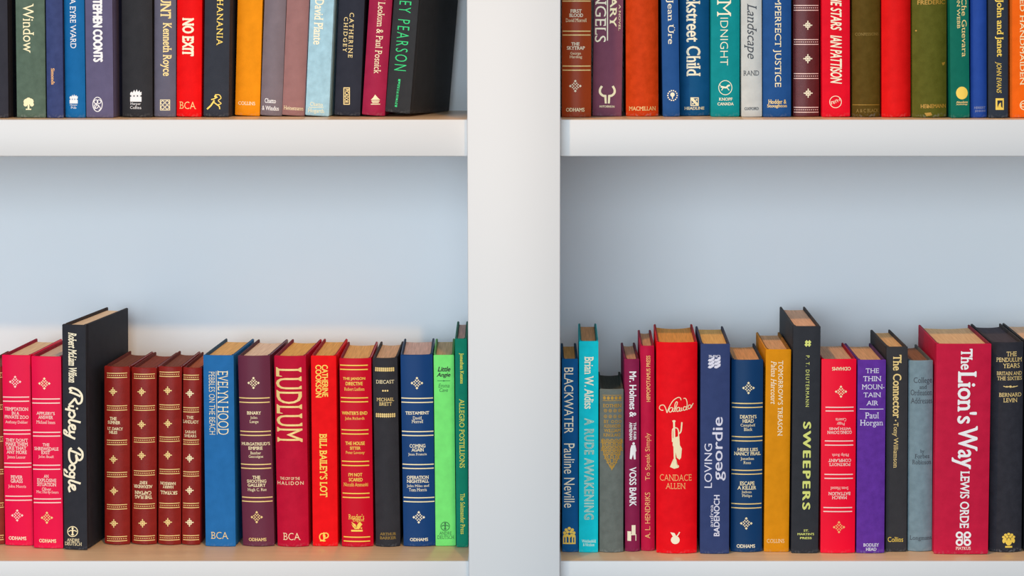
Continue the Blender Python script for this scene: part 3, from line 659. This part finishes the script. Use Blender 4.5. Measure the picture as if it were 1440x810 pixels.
book('rlow', (1077.3, 1112.4, 1074.3, 1109.2, 491.6, 776.5), (224, 144, 6), 'golden yellow book with faint pale title left of the tall black book', .9, .124,
     [T('title', 'cream', "TOMORROW'S TREASON", 1094, 1101, 507.5, 613, 'D', 's'), T('author', 'cream', 'Palma Harcourt', 1084, 1091.7, 507.5, 568.5, 'D', 'i'), T('publisher_name', 'pale', 'COLLINS', 1078.5, 1103, 758, 763.3, 'H', 't')], .02, 5, 'cloth', (202, 164, 108))
book('rlow', (1116, 1154, 1112.6, 1150.6, 459, 778.5), (48, 50, 56), 'tallest black book on the right shelf, with wide yellow-green capitals', .9, .152,
     [G('ornament', 'lime', dia(1134.3, 481, 2.6, 3), dia(1138.3, 481, 2.6, 3), dia(1133.8, 484.8, 2.6, 3), dia(1138, 484.8, 2.6, 3)),
      T('author', 'lime', 'P. T. DEUTERMANN', 1133, 1138, 500, 572, 'D', 'v'), T('title', 'lime', 'SWEEPERS', 1128.7, 1140, 593, 717, 'D', 'W')]
     + rows('publisher_name', 'lime', [('ST.', 1130, 1137.5, 744.5, 747.6), ("MARTIN'S", 1121.5, 1145, 749.4, 752.6), ('PRESS', 1125, 1141.5, 755, 758.1)], 'N'), .05, 3, 'cloth', (206, 168, 122))
book('rlow', (1155.4, 1204.6, 1154.2, 1202, 505.5, 778.5), (248, 0, 48), 'crimson gilt-ruled book whose lettering is upside down, on the right shelf', 1.2, .114,
     [fleuron('pale', 1182.6, 550.7, n=0), fleuron('copper', 1179.8, 741.3, n=1)]
     + pairs('pink', [(1161, 1200.5, 572.8, 578), (1160, 1200, 620.2, 626), (1159.5, 1199.5, 667.2, 672.8), (1158, 1198.5, 713.9, 719.4)])
     + rows('publisher_name', 'pale', [('ODHAMS', 1170, 1196.5, 516, 521)], 'S', 'X')
     + rows('author', 'pink', [('Caserta', 1175, 1190, 588, 592.5), ('Peggy', 1176.5, 1188, 593.2, 598.2), ('Philip Roth', 1170, 1194, 636.8, 642), ('Sven Hassel', 1168, 1193, 684.5, 689)], 's', 'X')
     + rows('title', 'pink', [('WITH JANIS', 1166, 1197, 600, 604.5), ('GOING DOWN', 1163.5, 1198, 605.7, 610.3), ('COMPLAINT', 1165, 1197, 645.2, 649.7), ("PORTNOY'S", 1166, 1196, 651, 655.5), ('BATTALION', 1165, 1196, 691.8, 696.4), ('MARCH', 1170, 1191, 697.3, 702)], 'S', 'X'), .05, 2.4, 'smooth', (188, 156, 112))
book('rlow', (1206.7, 1245.8, 1204.3, 1243.7, 506.5, 778.5), (98, 48, 154), 'purple book with pale lettering in horizontal lines', 1.0, .116,
     rows('title', 'silver', [('THE', 1217.5, 1236, 518, 524.5), ('THIN', 1214, 1239.5, 529, 536), ('MOUN-', 1212, 1244, 540.5, 547.5), ('TAIN', 1214.5, 1239, 552, 558.5), ('AIR', 1218, 1235, 563.5, 570)])
     + [G('title_rule', 'silver', rule(1209, 1242.5, 575.3, 1))] + rows('author', 'silver', [('Paul', 1216.5, 1236, 580, 588.5), ('Horgan', 1209.5, 1242, 590.5, 601)]) + rows('publisher_name', 'silver', [('BODLEY', 1214, 1236, 764, 768.5), ('HEAD', 1217.5, 1232.5, 770, 774.5)], 'S'), .05, 3, 'worn', (194, 156, 100))
book('rlow', (1247.3, 1276.4, 1245.3, 1275.3, 488, 776.3), (56, 55, 58), 'black book with gold title running down beside the purple book', .8, .124,
     [T('title', 'gold', 'The Connector', 1255.6, 1267.6, 499, 588, 'D', 'S'), T('author', 'gold', 'Tony Williamson', 1254.5, 1263, 594.5, 658, 'D', 's'), G('ornament', 'gold', disc(1259.5, 591.3, 1.1, n=8)), T('publisher_name', 'bright_gold', 'Collins', 1248.5, 1270, 755, 762, 'H', 's')], .03, 4, 'cloth', (196, 160, 96))
book('rlow', (1278.5, 1312.4, 1276.8, 1311.5, 507.5, 776), (124, 146, 156), 'worn grey-blue book with dark lettering left of the thick raspberry book', 1.1, .112,
     rows('title', 'dusk', [('College', 1285, 1311, 530.5, 541), ('and', 1293, 1303.5, 541.5, 547), ('Ordination', 1281, 1311.3, 548, 556), ('Addresses', 1281, 1311.3, 559.5, 567.5)])
     + rows('author', 'dusk', [('by', 1294, 1300, 632, 638), ('Forbes', 1286.5, 1307, 638.5, 644.5), ('Robinson', 1283, 1310, 646.7, 653)]) + rows('publisher_name', 'dusk', [('Longmans', 1279.5, 1310.5, 753.5, 761)]), .08, 2.2, 'worn', (126, 92, 56))
CL = []
for du in (-1, 1):
    for dv in (-1, 1): CL += ring(1354.7 + du * 5.6, 757.5 + dv * 5.2, 5.3, 2.7, 5.0, 18)
CL += [rule(1352.6, 1353.9, 757.5, 10), rule(1355.5, 1356.8, 757.5, 10)]
book('rlow', (1317, 1394.4, 1313.5, 1389, 484, 780), (200, 22, 62), 'very thick raspberry red book with huge white title, widest on the shelf', 2.1, .14,
     [T('title', 'white', 'The', 1351, 1367.5, 490.5, 520, 'D', 'S'), T('title', 'white', "Lion's", 1346.5, 1374, 522, 596, 'D', 'S'), T('title', 'white', 'Way', 1338.5, 1374.5, 599, 660, 'D', 'S'),
      T('author', 'white', 'LEWIS ORDE', 1350, 1363, 662.5, 742.5, 'D', 'S'), G('publisher_mark', 'white', *CL), T('publisher_name', 'pink', 'PIATKUS', 1344, 1365, 768.8, 773.2, 'H', 'S')], .03, 4, 'cloth', (214, 176, 116), hollow=.008)
book('rlow', (1396, 1439, 1391, 1438.4, 482, 777.2), (46, 46, 54), 'black book with gold lettering and urn mark right of the thick raspberry book', 2.1, .138,
     rows('title', 'gold', [('THE', 1415.5, 1430, 494.5, 501), ('PENDULUM', 1401.5, 1437.8, 503, 509), ('YEARS', 1410.5, 1434.5, 511, 517.5), ('BRITAIN AND', 1402, 1437.8, 522.5, 527.7), ('THE SIXTIES', 1402.5, 1437.8, 529.5, 534.7)])
     + rows('author', 'gold', [('BERNARD', 1405, 1437, 552.5, 558), ('LEVIN', 1411, 1431, 560, 565.7)])
     + [G('ornament', 'gold', *(ribbon(spline([(1411, 543), (1416, 544.3), (1420, 543.2), (1424, 544.3), (1431.5, 543)]), 1.1) + [disc(1421, 543.7, 1.8, 1.6, 10), dia(1416, 543.8, 2, 1.2), dia(1426, 543.8, 2, 1.2)])),
        G('publisher_mark', 'bright_gold', *([disc(1418.5 + x, 755.6 + y, 2.2, 1.9, 9) for x, y in ((0, -4.6), (-4.4, -3.4), (4.4, -3.4), (-7.2, -.3), (7.2, -.3), (-2.3, -.9), (2.3, -.9), (-5, 2.3), (5, 2.3), (0, 2.8))] + [disc(1411.5, 760.5, 2, 3.4, 10), disc(1425.5, 760.5, 2, 3.4, 10), [(1412, 759.5), (1425, 759.5), (1422, 765), (1420, 767), (1417, 767), (1415, 765)], rule(1413.5, 1423.5, 769, 2.4)]))], .09, 2.2, 'worn', (62, 58, 54))
book('rlow', (1442, 1484, 1441, 1482, 481, 777), (40, 40, 46), 'black book at the right edge of the photo, only its pale page top in view', 2.1, .138, [], .08, 2.2, 'cloth', (214, 178, 130))
# ---- upper left shelf (the tops are above the frame; v = 0 stands for the upper end of the quad)
book('lup', (-24, 10, -22, 11.5, 0, 166), (48, 48, 58), 'black book cut by the left edge, at the far left of the upper shelf', 2, .13, [], .05, 3, 'cloth', H=.215)
TRE = lambda u, v, r: [disc(u - r * .35, v - r * .35, r * .5, n=10), disc(u + r * .35, v - r * .4, r * .5, n=10), disc(u, v - r * .6, r * .45, n=10), disc(u - r * .5, v + r * .1, r * .35, n=8), disc(u + r * .55, v + r * .1, r * .35, n=8)] + ribbon([(u, v - r * .2), (u, v + r)], r * .3) + ribbon([(u - r * .45, v + r * .9), (u + r * .45, v + r * .9)], r * .2)
book('lup', (21.5, 62, 23, 64.5, 0, 166), (88, 108, 94), 'mottled grey-green book with large cream lettering on the upper left shelf', 2, .12,
     [T('title', 'pale', 'Window', 32.2, 47.5, 5, 74.5, 'D', 's'), G('publisher_mark', 'pale', *TRE(40.2, 146, 8.5))], .05, 2.4, 'worn', H=.2)
book('lup', (63.6, 87.3, 65.6, 89, 0, 166.3), (58, 70, 118), 'slim dull blue book with one tiny orange word on its spine', 2, .11,
     [T('publisher_name', 'copper', 'Simonds', 71.8, 76.8, 96, 119, 'D', 'S')], .08, 2, 'worn', H=.19)
book('lup', (89, 117.5, 90.7, 120, 0, 166), (16, 104, 166), 'medium blue book with white capitals beside the slim dull blue one', 2, .125,
     [T('author', 'white', 'AMANDA EYRE WARD', 98.3, 106.5, -42, 68, 'D', 's'), harper('white', 97.8, 109.3, 132.5, 145.5)] + rows('publisher_name', 'white', [('Harper', 98.3, 108.8, 146.3, 149.3), ('Pub', 99.5, 107.5, 149.8, 152.8)]), .07, 2.2, 'cloth', H=.215)
book('lup', (119.2, 157.6, 121, 159.5, 0, 166), (98, 92, 124), 'grey-violet book with heavy white capitals on the upper left shelf', 2, .125,
     [T('author', 'white', 'STEPHEN COONTS', 130.5, 144.3, -6, 87.5, 'D', 'B'), G('publisher_mark', 'white', *(ring(137.2, 146.7, 7.2, 1.1, 10.6) + ring(135, 143, 3.2, 1.1) + ring(139.4, 143, 3.2, 1.1) + ring(135.4, 149.5, 3.4, 1.1) + ribbon(spline([(133, 153.5), (137, 147), (141.5, 153), (139, 155)]), 1.1)))], .04, 3, 'cloth', H=.22)
book('lup', (170, 214, 171.3, 214.5, 0, 165.3), (46, 46, 50), 'wide black book bearing a white flame mark, between violet and grey books', 2, .128,
     [harper('white', 183, 199, 125.5, 143)] + rows('publisher_name', 'white', [('Harper', 183.2, 198, 144.2, 148.5), ('Collins', 183, 198.6, 149.2, 153.2)]), .06, 2.4, 'cloth', H=.22)
SQ = [rule(225, 239, 140.5, .9), rule(225, 239, 154.8, .9), rule(225, 225.9, 147.6, 14.5), rule(238.2, 239.1, 147.6, 14.5)] + ring(228.7, 144.3, 3, 1, 3, 14) + ring(235.2, 144.3, 3, 1, 3, 14) + ring(228.7, 150.8, 3, 1, 3, 14) + ring(235.2, 150.8, 3, 1, 3, 14)
book('lup', (215.8, 247, 215.3, 247, 0, 165), (100, 98, 116), 'grey-purple book with gold lettering left of the bright red one', 1.8, .122,
     [T('title', 'gold', 'COUNT', 225.5, 240.5, -29, 26, 'D', 'S'), T('author', 'gold', 'Kenneth Royce', 225.5, 241.2, 32, 107, 'D', 'S'), G('publisher_mark', 'pale', *SQ)], .07, 2.2, 'cloth', H=.21)
book('lup', (248, 284, 248, 282.2, 0, 165), (236, 2, 4), 'bright red book with cream title between grey-purple and navy black books', 1.6, .12,
     [T('title', 'cream', 'NO EXIT', 256, 272.8, 25, 79, 'D', 'Q'), T('publisher_name', 'gold', 'BCA', 252, 275.6, 143, 153.2, 'H', 't')], .07, 2.2, 'cloth', H=.205)
AR = ribbon(spline([(291, 153.5), (296, 149), (299, 145), (301.5, 141)]), 2.2) + ribbon(spline([(301, 144), (305, 147), (308.5, 150), (309, 153.5)]), 1.6) + ribbon(spline([(297, 140), (301, 139), (306, 136.5)]), 1.5) + [disc(303, 135.5, 1.8, n=8)] + ribbon(spline([(302.5, 133.2), (308.5, 133.5), (310.8, 138), (307, 141.5), (311, 145.5), (306, 147.5)]), 1.2)
book('lup', (288, 323, 285.5, 321.5, 0, 165), (50, 54, 64), 'blue-black book with yellow capitals and a running figure mark', 2.4, .125,
     [T('author', 'bright_gold', 'HANANIA', 305, 313.5, -1, 64, 'D', 'x'), G('publisher_mark', 'bright_gold', *AR)], .05, 3, 'cloth', H=.215)
book('lup', (334, 369.5, 330.5, 365, 0, 163.7), (244, 150, 2), 'amber orange book with no title in view on the upper left shelf', 1.6, .12,
     [T('publisher_name', 'cream', 'COLLINS', 335, 358.8, 142.8, 147.6, 'H', 's')], .03, 4, 'cloth', H=.205)
book('lup', (371, 402.5, 365.8, 395.5, 0, 164), (128, 116, 124), 'grey-mauve book with small white publisher lettering at its foot', 1.8, .12,
     rows('publisher_name', 'white', [('Chatto', 372, 388, 138.3, 145), ('& Windus', 368, 392, 149, 155.3)], 'S'), .1, 2, 'cloth', H=.2)
book('lup', (403.2, 435, 396.2, 428.3, 0, 164), (160, 115, 113), 'dusty pink-brown book between the grey-mauve and pale blue books', 1.8, .12,
     rows('publisher_name', 'pale', [('Heinemann', 398.7, 426.5, 149.3, 154.8)]), .06, 2.2, 'cloth', H=.2)
book('lup', (436, 470, 429.3, 462.2, 0, 164.5), (168, 208, 224), 'pale blue book with cream title leaning right on the upper left shelf', 2.6, .122,
     [T('author', 'cream', 'David Plante', 441.7, 454.5, -2, 63, 'D', 'S')] + rows('publisher_name', 'pale', [('Chatto', 436, 454, 143.8, 149.2), ('Hogarth', 433, 456, 153, 160)]) + [G('title_rule', 'pale', rule(434, 455, 151, .7))], .04, 3, 'worn', H=.205)
book('lup', (476.2, 513, 470.3, 506, 0, 164), (44, 46, 58), 'blue-black book with two columns of gold spaced capitals, left of the wine red one', 2.2, .12,
     [T('author', 'gold', 'CATHERINE', 490.6, 496.8, 18, 81, 'D', 'w'), T('author', 'gold', 'CHIDGEY', 483, 488.6, 24, 73, 'D', 'w'),
      G('publisher_mark', 'gold', rule(483, 484.2, 135, 24), rule(490.8, 492, 135, 24), rule(483, 492, 123.5, 1.2), rule(483, 492, 146.6, 1.2)), T('publisher_name', 'gold', 'PICADOR', 484.8, 490.3, 125, 145, 'D', 'N')], .05, 2.6, 'cloth', H=.2)
book('lup', (519.2, 551, 508, 541, 0, 164.3), (168, 34, 72), 'wine red book leaning against the black book with green lettering', 2.5, .118,
     [T('author', 'pale', 'Leonard Leokum & Paul Posnick', 530, 539.6, -36, 104, 'D', 's'),
      G('publisher_mark', 'pale', [(527.5, 133), (531, 137), (534.5, 140.5), (521.5, 140.5), (525, 137)], rule(522.5, 533.5, 142.3, 1.6), rule(523.5, 532.5, 144.4, 1.2), rule(521.5, 534.5, 146.5, 1.2))], .1, 2, 'cloth', H=.2)
book('lup', (553.5, 590, 540.8, 576.7, 0, 164.4), (52, 52, 54), 'thick black book with tall green capitals, leaning at the end of its row', 14, .14,
     [T('author', 'foil_green', 'RIDLEY PEARSON', 559.5, 576.5, -37, 100, 'D', 'y'),
      G('publisher_mark', 'foil_green', [(560.3, 111), (563.3, 111.4), (558.3, 150.5), (555.2, 150)]), T('publisher_name', 'black', 'HYPERION', 556.8, 560.8, 114, 148, 'D', 'N')], .03, 4, 'cloth', H=.235)

# ---- upper right shelf
book('rup', (790, 831.6, 790.2, 831, 0, 165), (166, 62, 16), 'russet gilt-ruled book against the central upright on the upper shelf', 1, .118,
     pairs('gold', [(791, 830.5, -3.5, 1.5), (791, 830.5, 43.8, 49.3), (791, 830.5, 92.9, 98.7)])
     + rows('title', 'cream', [('FIRST', 802, 818, 13, 18), ('BLOOD', 800.5, 820, 19, 24), ('THE', 803.5, 815, 59.5, 64), ('SKYTRAP', 797, 822.5, 65, 70)], 'S')
     + rows('author', 'pale', [('David Morrell', 795.5, 825, 26, 31), ('George', 802, 817, 73, 77.8), ('Harding', 801, 818.5, 78, 83)])
     + [fleuron('cream', 809, 121, 8)] + rows('publisher_name', 'pale', [('ODHAMS', 796, 822, 151.7, 157)], 'S'), .07, 2.2, 'smooth', H=.19)
HN = ribbon(spline([(846.5, 121), (843.8, 126), (844.2, 131), (848, 134.5), (852.5, 135)]), 3.2) + ribbon(spline([(861.5, 121), (864.2, 126), (863.8, 131), (860, 134.5), (855.5, 135)]), 3.2) + [[(849.5, 133), (852.8, 134), (853.2, 145.5), (850.5, 145.5)], [(858.5, 133), (855.2, 134), (854.8, 145.5), (857.5, 145.5)]]
book('rup', (835.5, 876.5, 833.3, 874, 0, 164), (124, 70, 90), 'mauve brown book with a pair of gold bull horns on the upper right shelf', 1.3, .122,
     [T('title', 'cream', 'ANGELS', 837, 852.5, -30, 59.5, 'D', 's'), G('title_rule', 'cream', rule(853.6, 855, 15, 84)), T('author', 'pale', 'HILARY', 858, 867.5, -38, 38, 'D', 'S'), T('author', 'pale', 'A NOVEL', 870, 872.8, 6, 43, 'D', 's'),
      G('publisher_mark', 'pale', *HN), T('publisher_name', 'pale', 'HUTCHINSON', 843, 864.3, 148.3, 151.2, 'H', 'S')], .05, 2.6, 'cloth', H=.21)
book('rup', (879.3, 926.3, 881, 925.5, 0, 164), (206, 62, 6), 'burnt orange red book with no title in view, third on the upper right shelf', 1, .12,
     rows('publisher_name', 'gold', [('MACMILLAN', 884.5, 922.5, 149.8, 155.5)]), .11, 2, 'worn', H=.195)
RD = []
for k in range(14): RD.append(rule(945.7 + 6.6 * math.cos(k * .4488) - .9, 945.7 + 6.6 * math.cos(k * .4488) + .9, 134.3 + 7 * math.sin(k * .4488), 1.7))
RD += [disc(945.7, 133, 3.2, n=10), rule(944.9, 946.5, 137, 4)]
book('rup', (930.2, 953.8, 932.3, 956, 0, 164.3), (34, 82, 144), 'slim mid blue book with cream letters, right of the burnt orange red one', 1, .115,
     [T('author', 'cream', 'Jean Üre', 936.7, 949, -1, 62, 'D', 's'), G('publisher_mark', 'cream', *RD)], .06, 2.4, 'cloth', H=.2)
book('rup', (955, 998, 956.9, 997.7, 0, 162.5), (12, 84, 134), 'wide blue book with large cream title between slim blue and teal books', 1, .122,
     [T('title', 'cream', 'Backstreet Child', 965, 985, -27, 107.5, 'D', 'S'), G('publisher_mark', 'pale', rule(971, 982.7, 137.6, 1.3), rule(971, 982.7, 148.4, 1.3), rule(971, 972.3, 143, 12), rule(981.4, 982.7, 143, 12), [(972, 138), (975, 138), (982, 146), (982, 148), (979, 148), (972, 140.5)], disc(979.5, 140.5, 1.3, n=8), disc(974.5, 145.8, 1.3, n=8)),
      T('publisher_name', 'pale', 'HEADLINE', 962.5, 990.5, 150.2, 154.2, 'H', 'S')], .09, 2, 'cloth', H=.21)
book('rup', (1000.4, 1040.6, 999.5, 1040.8, 0, 164.5), (2, 142, 146), 'teal book with white capitals and a round dog mark', 1, .122,
     [T('title', 'cream', 'M', 1008.5, 1028, 0, 23, 'D', 't'), T('title', 'cream', 'IDNIGHT', 1012.8, 1023.8, 25, 92, 'D', 'T'),
      G('publisher_mark', 'cream', *(ring(1020, 123.3, 9.8, 1, 10.5) + ribbon(spline([(1013.5, 122), (1017, 122.5), (1021, 123), (1024, 120.5), (1026.5, 120)]), 2.4) + ribbon([(1017.5, 123), (1014.5, 127)], 1.2) + ribbon([(1022, 123), (1025.5, 127)], 1.2) + ribbon([(1014, 121.5), (1012.5, 119)], .9)))]
     + rows('publisher_name', 'cream', [('KNOPF', 1011, 1030, 137.3, 141.5), ('CANADA', 1009, 1032, 144, 148.2)], 'S'), .05, 2.6, 'cloth', H=.21)
book('rup', (1041.6, 1071.6, 1042.7, 1071.5, 0, 165), (202, 206, 204), 'pale grey book with dark slanted title on the upper right shelf', 1, .12,
     [T('title', 'dusk', 'Landscape', 1046.7, 1064, 5, 83, 'D', 'i')] + rows('author', 'dusk', [('RAND', 1045.5, 1067.5, 99.3, 106.3)]) + rows('publisher_name', 'dusk', [('OXFORD', 1047, 1067, 150.7, 154.8)], 'S'), .08, 2.2, 'cloth', H=.205)
book('rup', (1073, 1112.8, 1073, 1112.8, 0, 165), (30, 80, 142), 'royal blue book with cream capitals between pale grey and maroon gilt books', 1, .122,
     [T('title', 'pale', 'IMPERFECT JUSTICE', 1087, 1098.5, -8, 122.5, 'D', 's')] + rows('publisher_name', 'gold', [('Hodder &', 1080.5, 1106, 140, 146), ('Stoughton', 1079, 1107, 146.5, 152.3)], 'S'), .08, 2.2, 'cloth', H=.21)
book('rup', (1115.6, 1152.6, 1115.6, 1152, 0, 164.5), (98, 34, 36), 'maroon leather book with white dotted bands and cross ornaments', 1, .112,
     [gilt_band('pink', 1116.5, 1151.3, v, i, 3.4, 12) for i, v in enumerate((11, 59, 107, 154.4))] + [cross('cream', 1136, 35.5, 6.3, 0), cross('cream', 1136, 82.5, 6.3, 1), cross('cream', 1136.5, 131, 6.3, 2)], .08, 2, 'leather', H=.185)
book('rup', (1155.8, 1195.3, 1156.7, 1195.3, 0, 165), (232, 2, 36), 'vivid red book with slanted white brush lettering', 1, .12,
     [T('title', 'cream', 'FROM THE STARS', 1167.8, 1183.5, -46, 43, 'D', 'J'), T('author', 'cream', 'IAN PATTISON', 1167.5, 1184, 49.5, 118, 'D', 'J'),
      G('publisher_mark', 'cream', *ring(1175, 143.3, 8.7, .9)), G('publisher_mark', 'cream', *(ribbon([(1169.5, 147), (1168.8, 143), (1171.5, 142.5), (1171.8, 145.5)], 1) + ribbon([(1173.5, 146), (1172.8, 141.5), (1175.8, 144.8), (1175, 140.3)], 1) + ribbon([(1176.5, 139.8), (1178.5, 143.5), (1178.8, 139.8), (1181, 142), (1180.6, 138)], 1)))], .05, 2.6, 'cloth', H=.205)
book('rup', (1198.2, 1238.8, 1199, 1237.8, 0, 165), (88, 68, 14), 'dark olive brown book with faded gold lettering left of the plain red one', 1, .12,
     rows('title', 'dim_gold', [('CONFESSIONS', 1203, 1236, 46, 50)]) + [G('gilt_rule', 'old_gold', rule(1199.5, 1237.3, 147.5, .7))] + rows('publisher_name', 'dim_gold', [('A & C BLACK', 1204, 1236, 153, 158)]), .11, 2, 'worn', H=.195)
book('rup', (1240.5, 1281.6, 1241, 1281.4, 0, 165.4), (226, 14, 14), 'plain red book without any lettering, rounded spine, between two olive books', 1, .12, [], .13, 2, 'cloth', H=.195)
book('rup', (1283.3, 1333, 1284.3, 1332, 0, 165.8), (90, 90, 24), 'thick olive green book with yellow specks and faded gold lettering', 1, .122,
     rows('author', 'old_gold', [('FREDERIC', 1290.5, 1330, 0, 6.3)], 'N') + rows('publisher_name', 'old_gold', [('HEINEMANN', 1295, 1331, 146.3, 152)], 'N')
     + [G('paint_speck', 'old_gold', disc(1288.7, 43.2, 1.3, n=8), [(1325, 88), (1330, 87.3), (1328.5, 91.5), (1326, 92)], disc(1305, 150.5, 1.4, 2, 8), [(1300, 159), (1309, 158), (1311, 162), (1303, 163.5)])], .09, 2, 'worn', H=.2)
book('rup', (1335.3, 1362, 1336.5, 1363.8, 0, 166.3), (4, 106, 88), 'bottle green book with gold lettering and a gold disc mark', 1, .118,
     [T('title', 'gold', 'of Che Guevara', 1352.3, 1359.3, -20, 80, 'D', 's'), T('author', 'gold', 'JASON WEBB', 1344.2, 1350, -22, 40, 'D', 's'), G('publisher_mark', 'bright_gold', disc(1352.7, 130.8, 8.3, 9)),
      T('publisher_name', 'gold', 'Absolute', 1344.5, 1361, 142, 145, 'H', 'S'), T('publisher_name', 'gold', 'Anthology', 1344.5, 1361, 145.5, 148.3, 'H', 'S')], .05, 2.6, 'cloth', H=.205)
book('rup', (1365, 1388, 1365.5, 1388, 0, 166), (36, 74, 160), 'slim bright blue book with frayed foot and nearly no lettering', 1, .112,
     rows('publisher_name', 'dim_blue', [('HERBERT', 1370, 1386, 149.7, 153), ('JENKINS', 1371, 1386.3, 154.7, 158)], 'S'), .1, 2, 'cloth', H=.19)
book('rup', (1390, 1417.6, 1390.2, 1417.6, 0, 166.3), (44, 52, 66), 'dark navy book with bright gold lettering left of the vivid orange one', 1, .118,
     [T('title', 'bright_gold', 'You, John and Janet', 1399, 1411, -30, 80, 'D', 'S'), T('author', 'bright_gold', 'JOHN EVANS', 1399.3, 1408.3, 87, 131, 'D', 'j'),
      G('publisher_mark', 'bright_gold', rule(1400, 1411.6, 139.7, 3), rule(1400, 1411.6, 153, 3), rule(1400, 1402.5, 146, 14), rule(1409.8, 1411.6, 146, 14), [(1402, 150), (1405, 150), (1405, 146), (1407.5, 144), (1407.5, 150), (1409, 151.5), (1402, 151.5)])], .05, 2.6, 'cloth', H=.205)
book('rup', (1420.3, 1462, 1420.6, 1462, 0, 166), (250, 104, 2), 'vivid orange book cut by the right edge of the upper shelf', 1, .122,
     [T('title', 'pale', 'CULTURED HANDMAIDEN', 1434.3, 1441, -58, 120, 'D', 's'), G('publisher_mark', 'pale', *(ring(1441, 148, 7, 1.2) + ring(1438.5, 148, 3, 1) + ring(1443.5, 148, 3, 1)))], .05, 2.6, 'cloth', H=.21)
build_books()
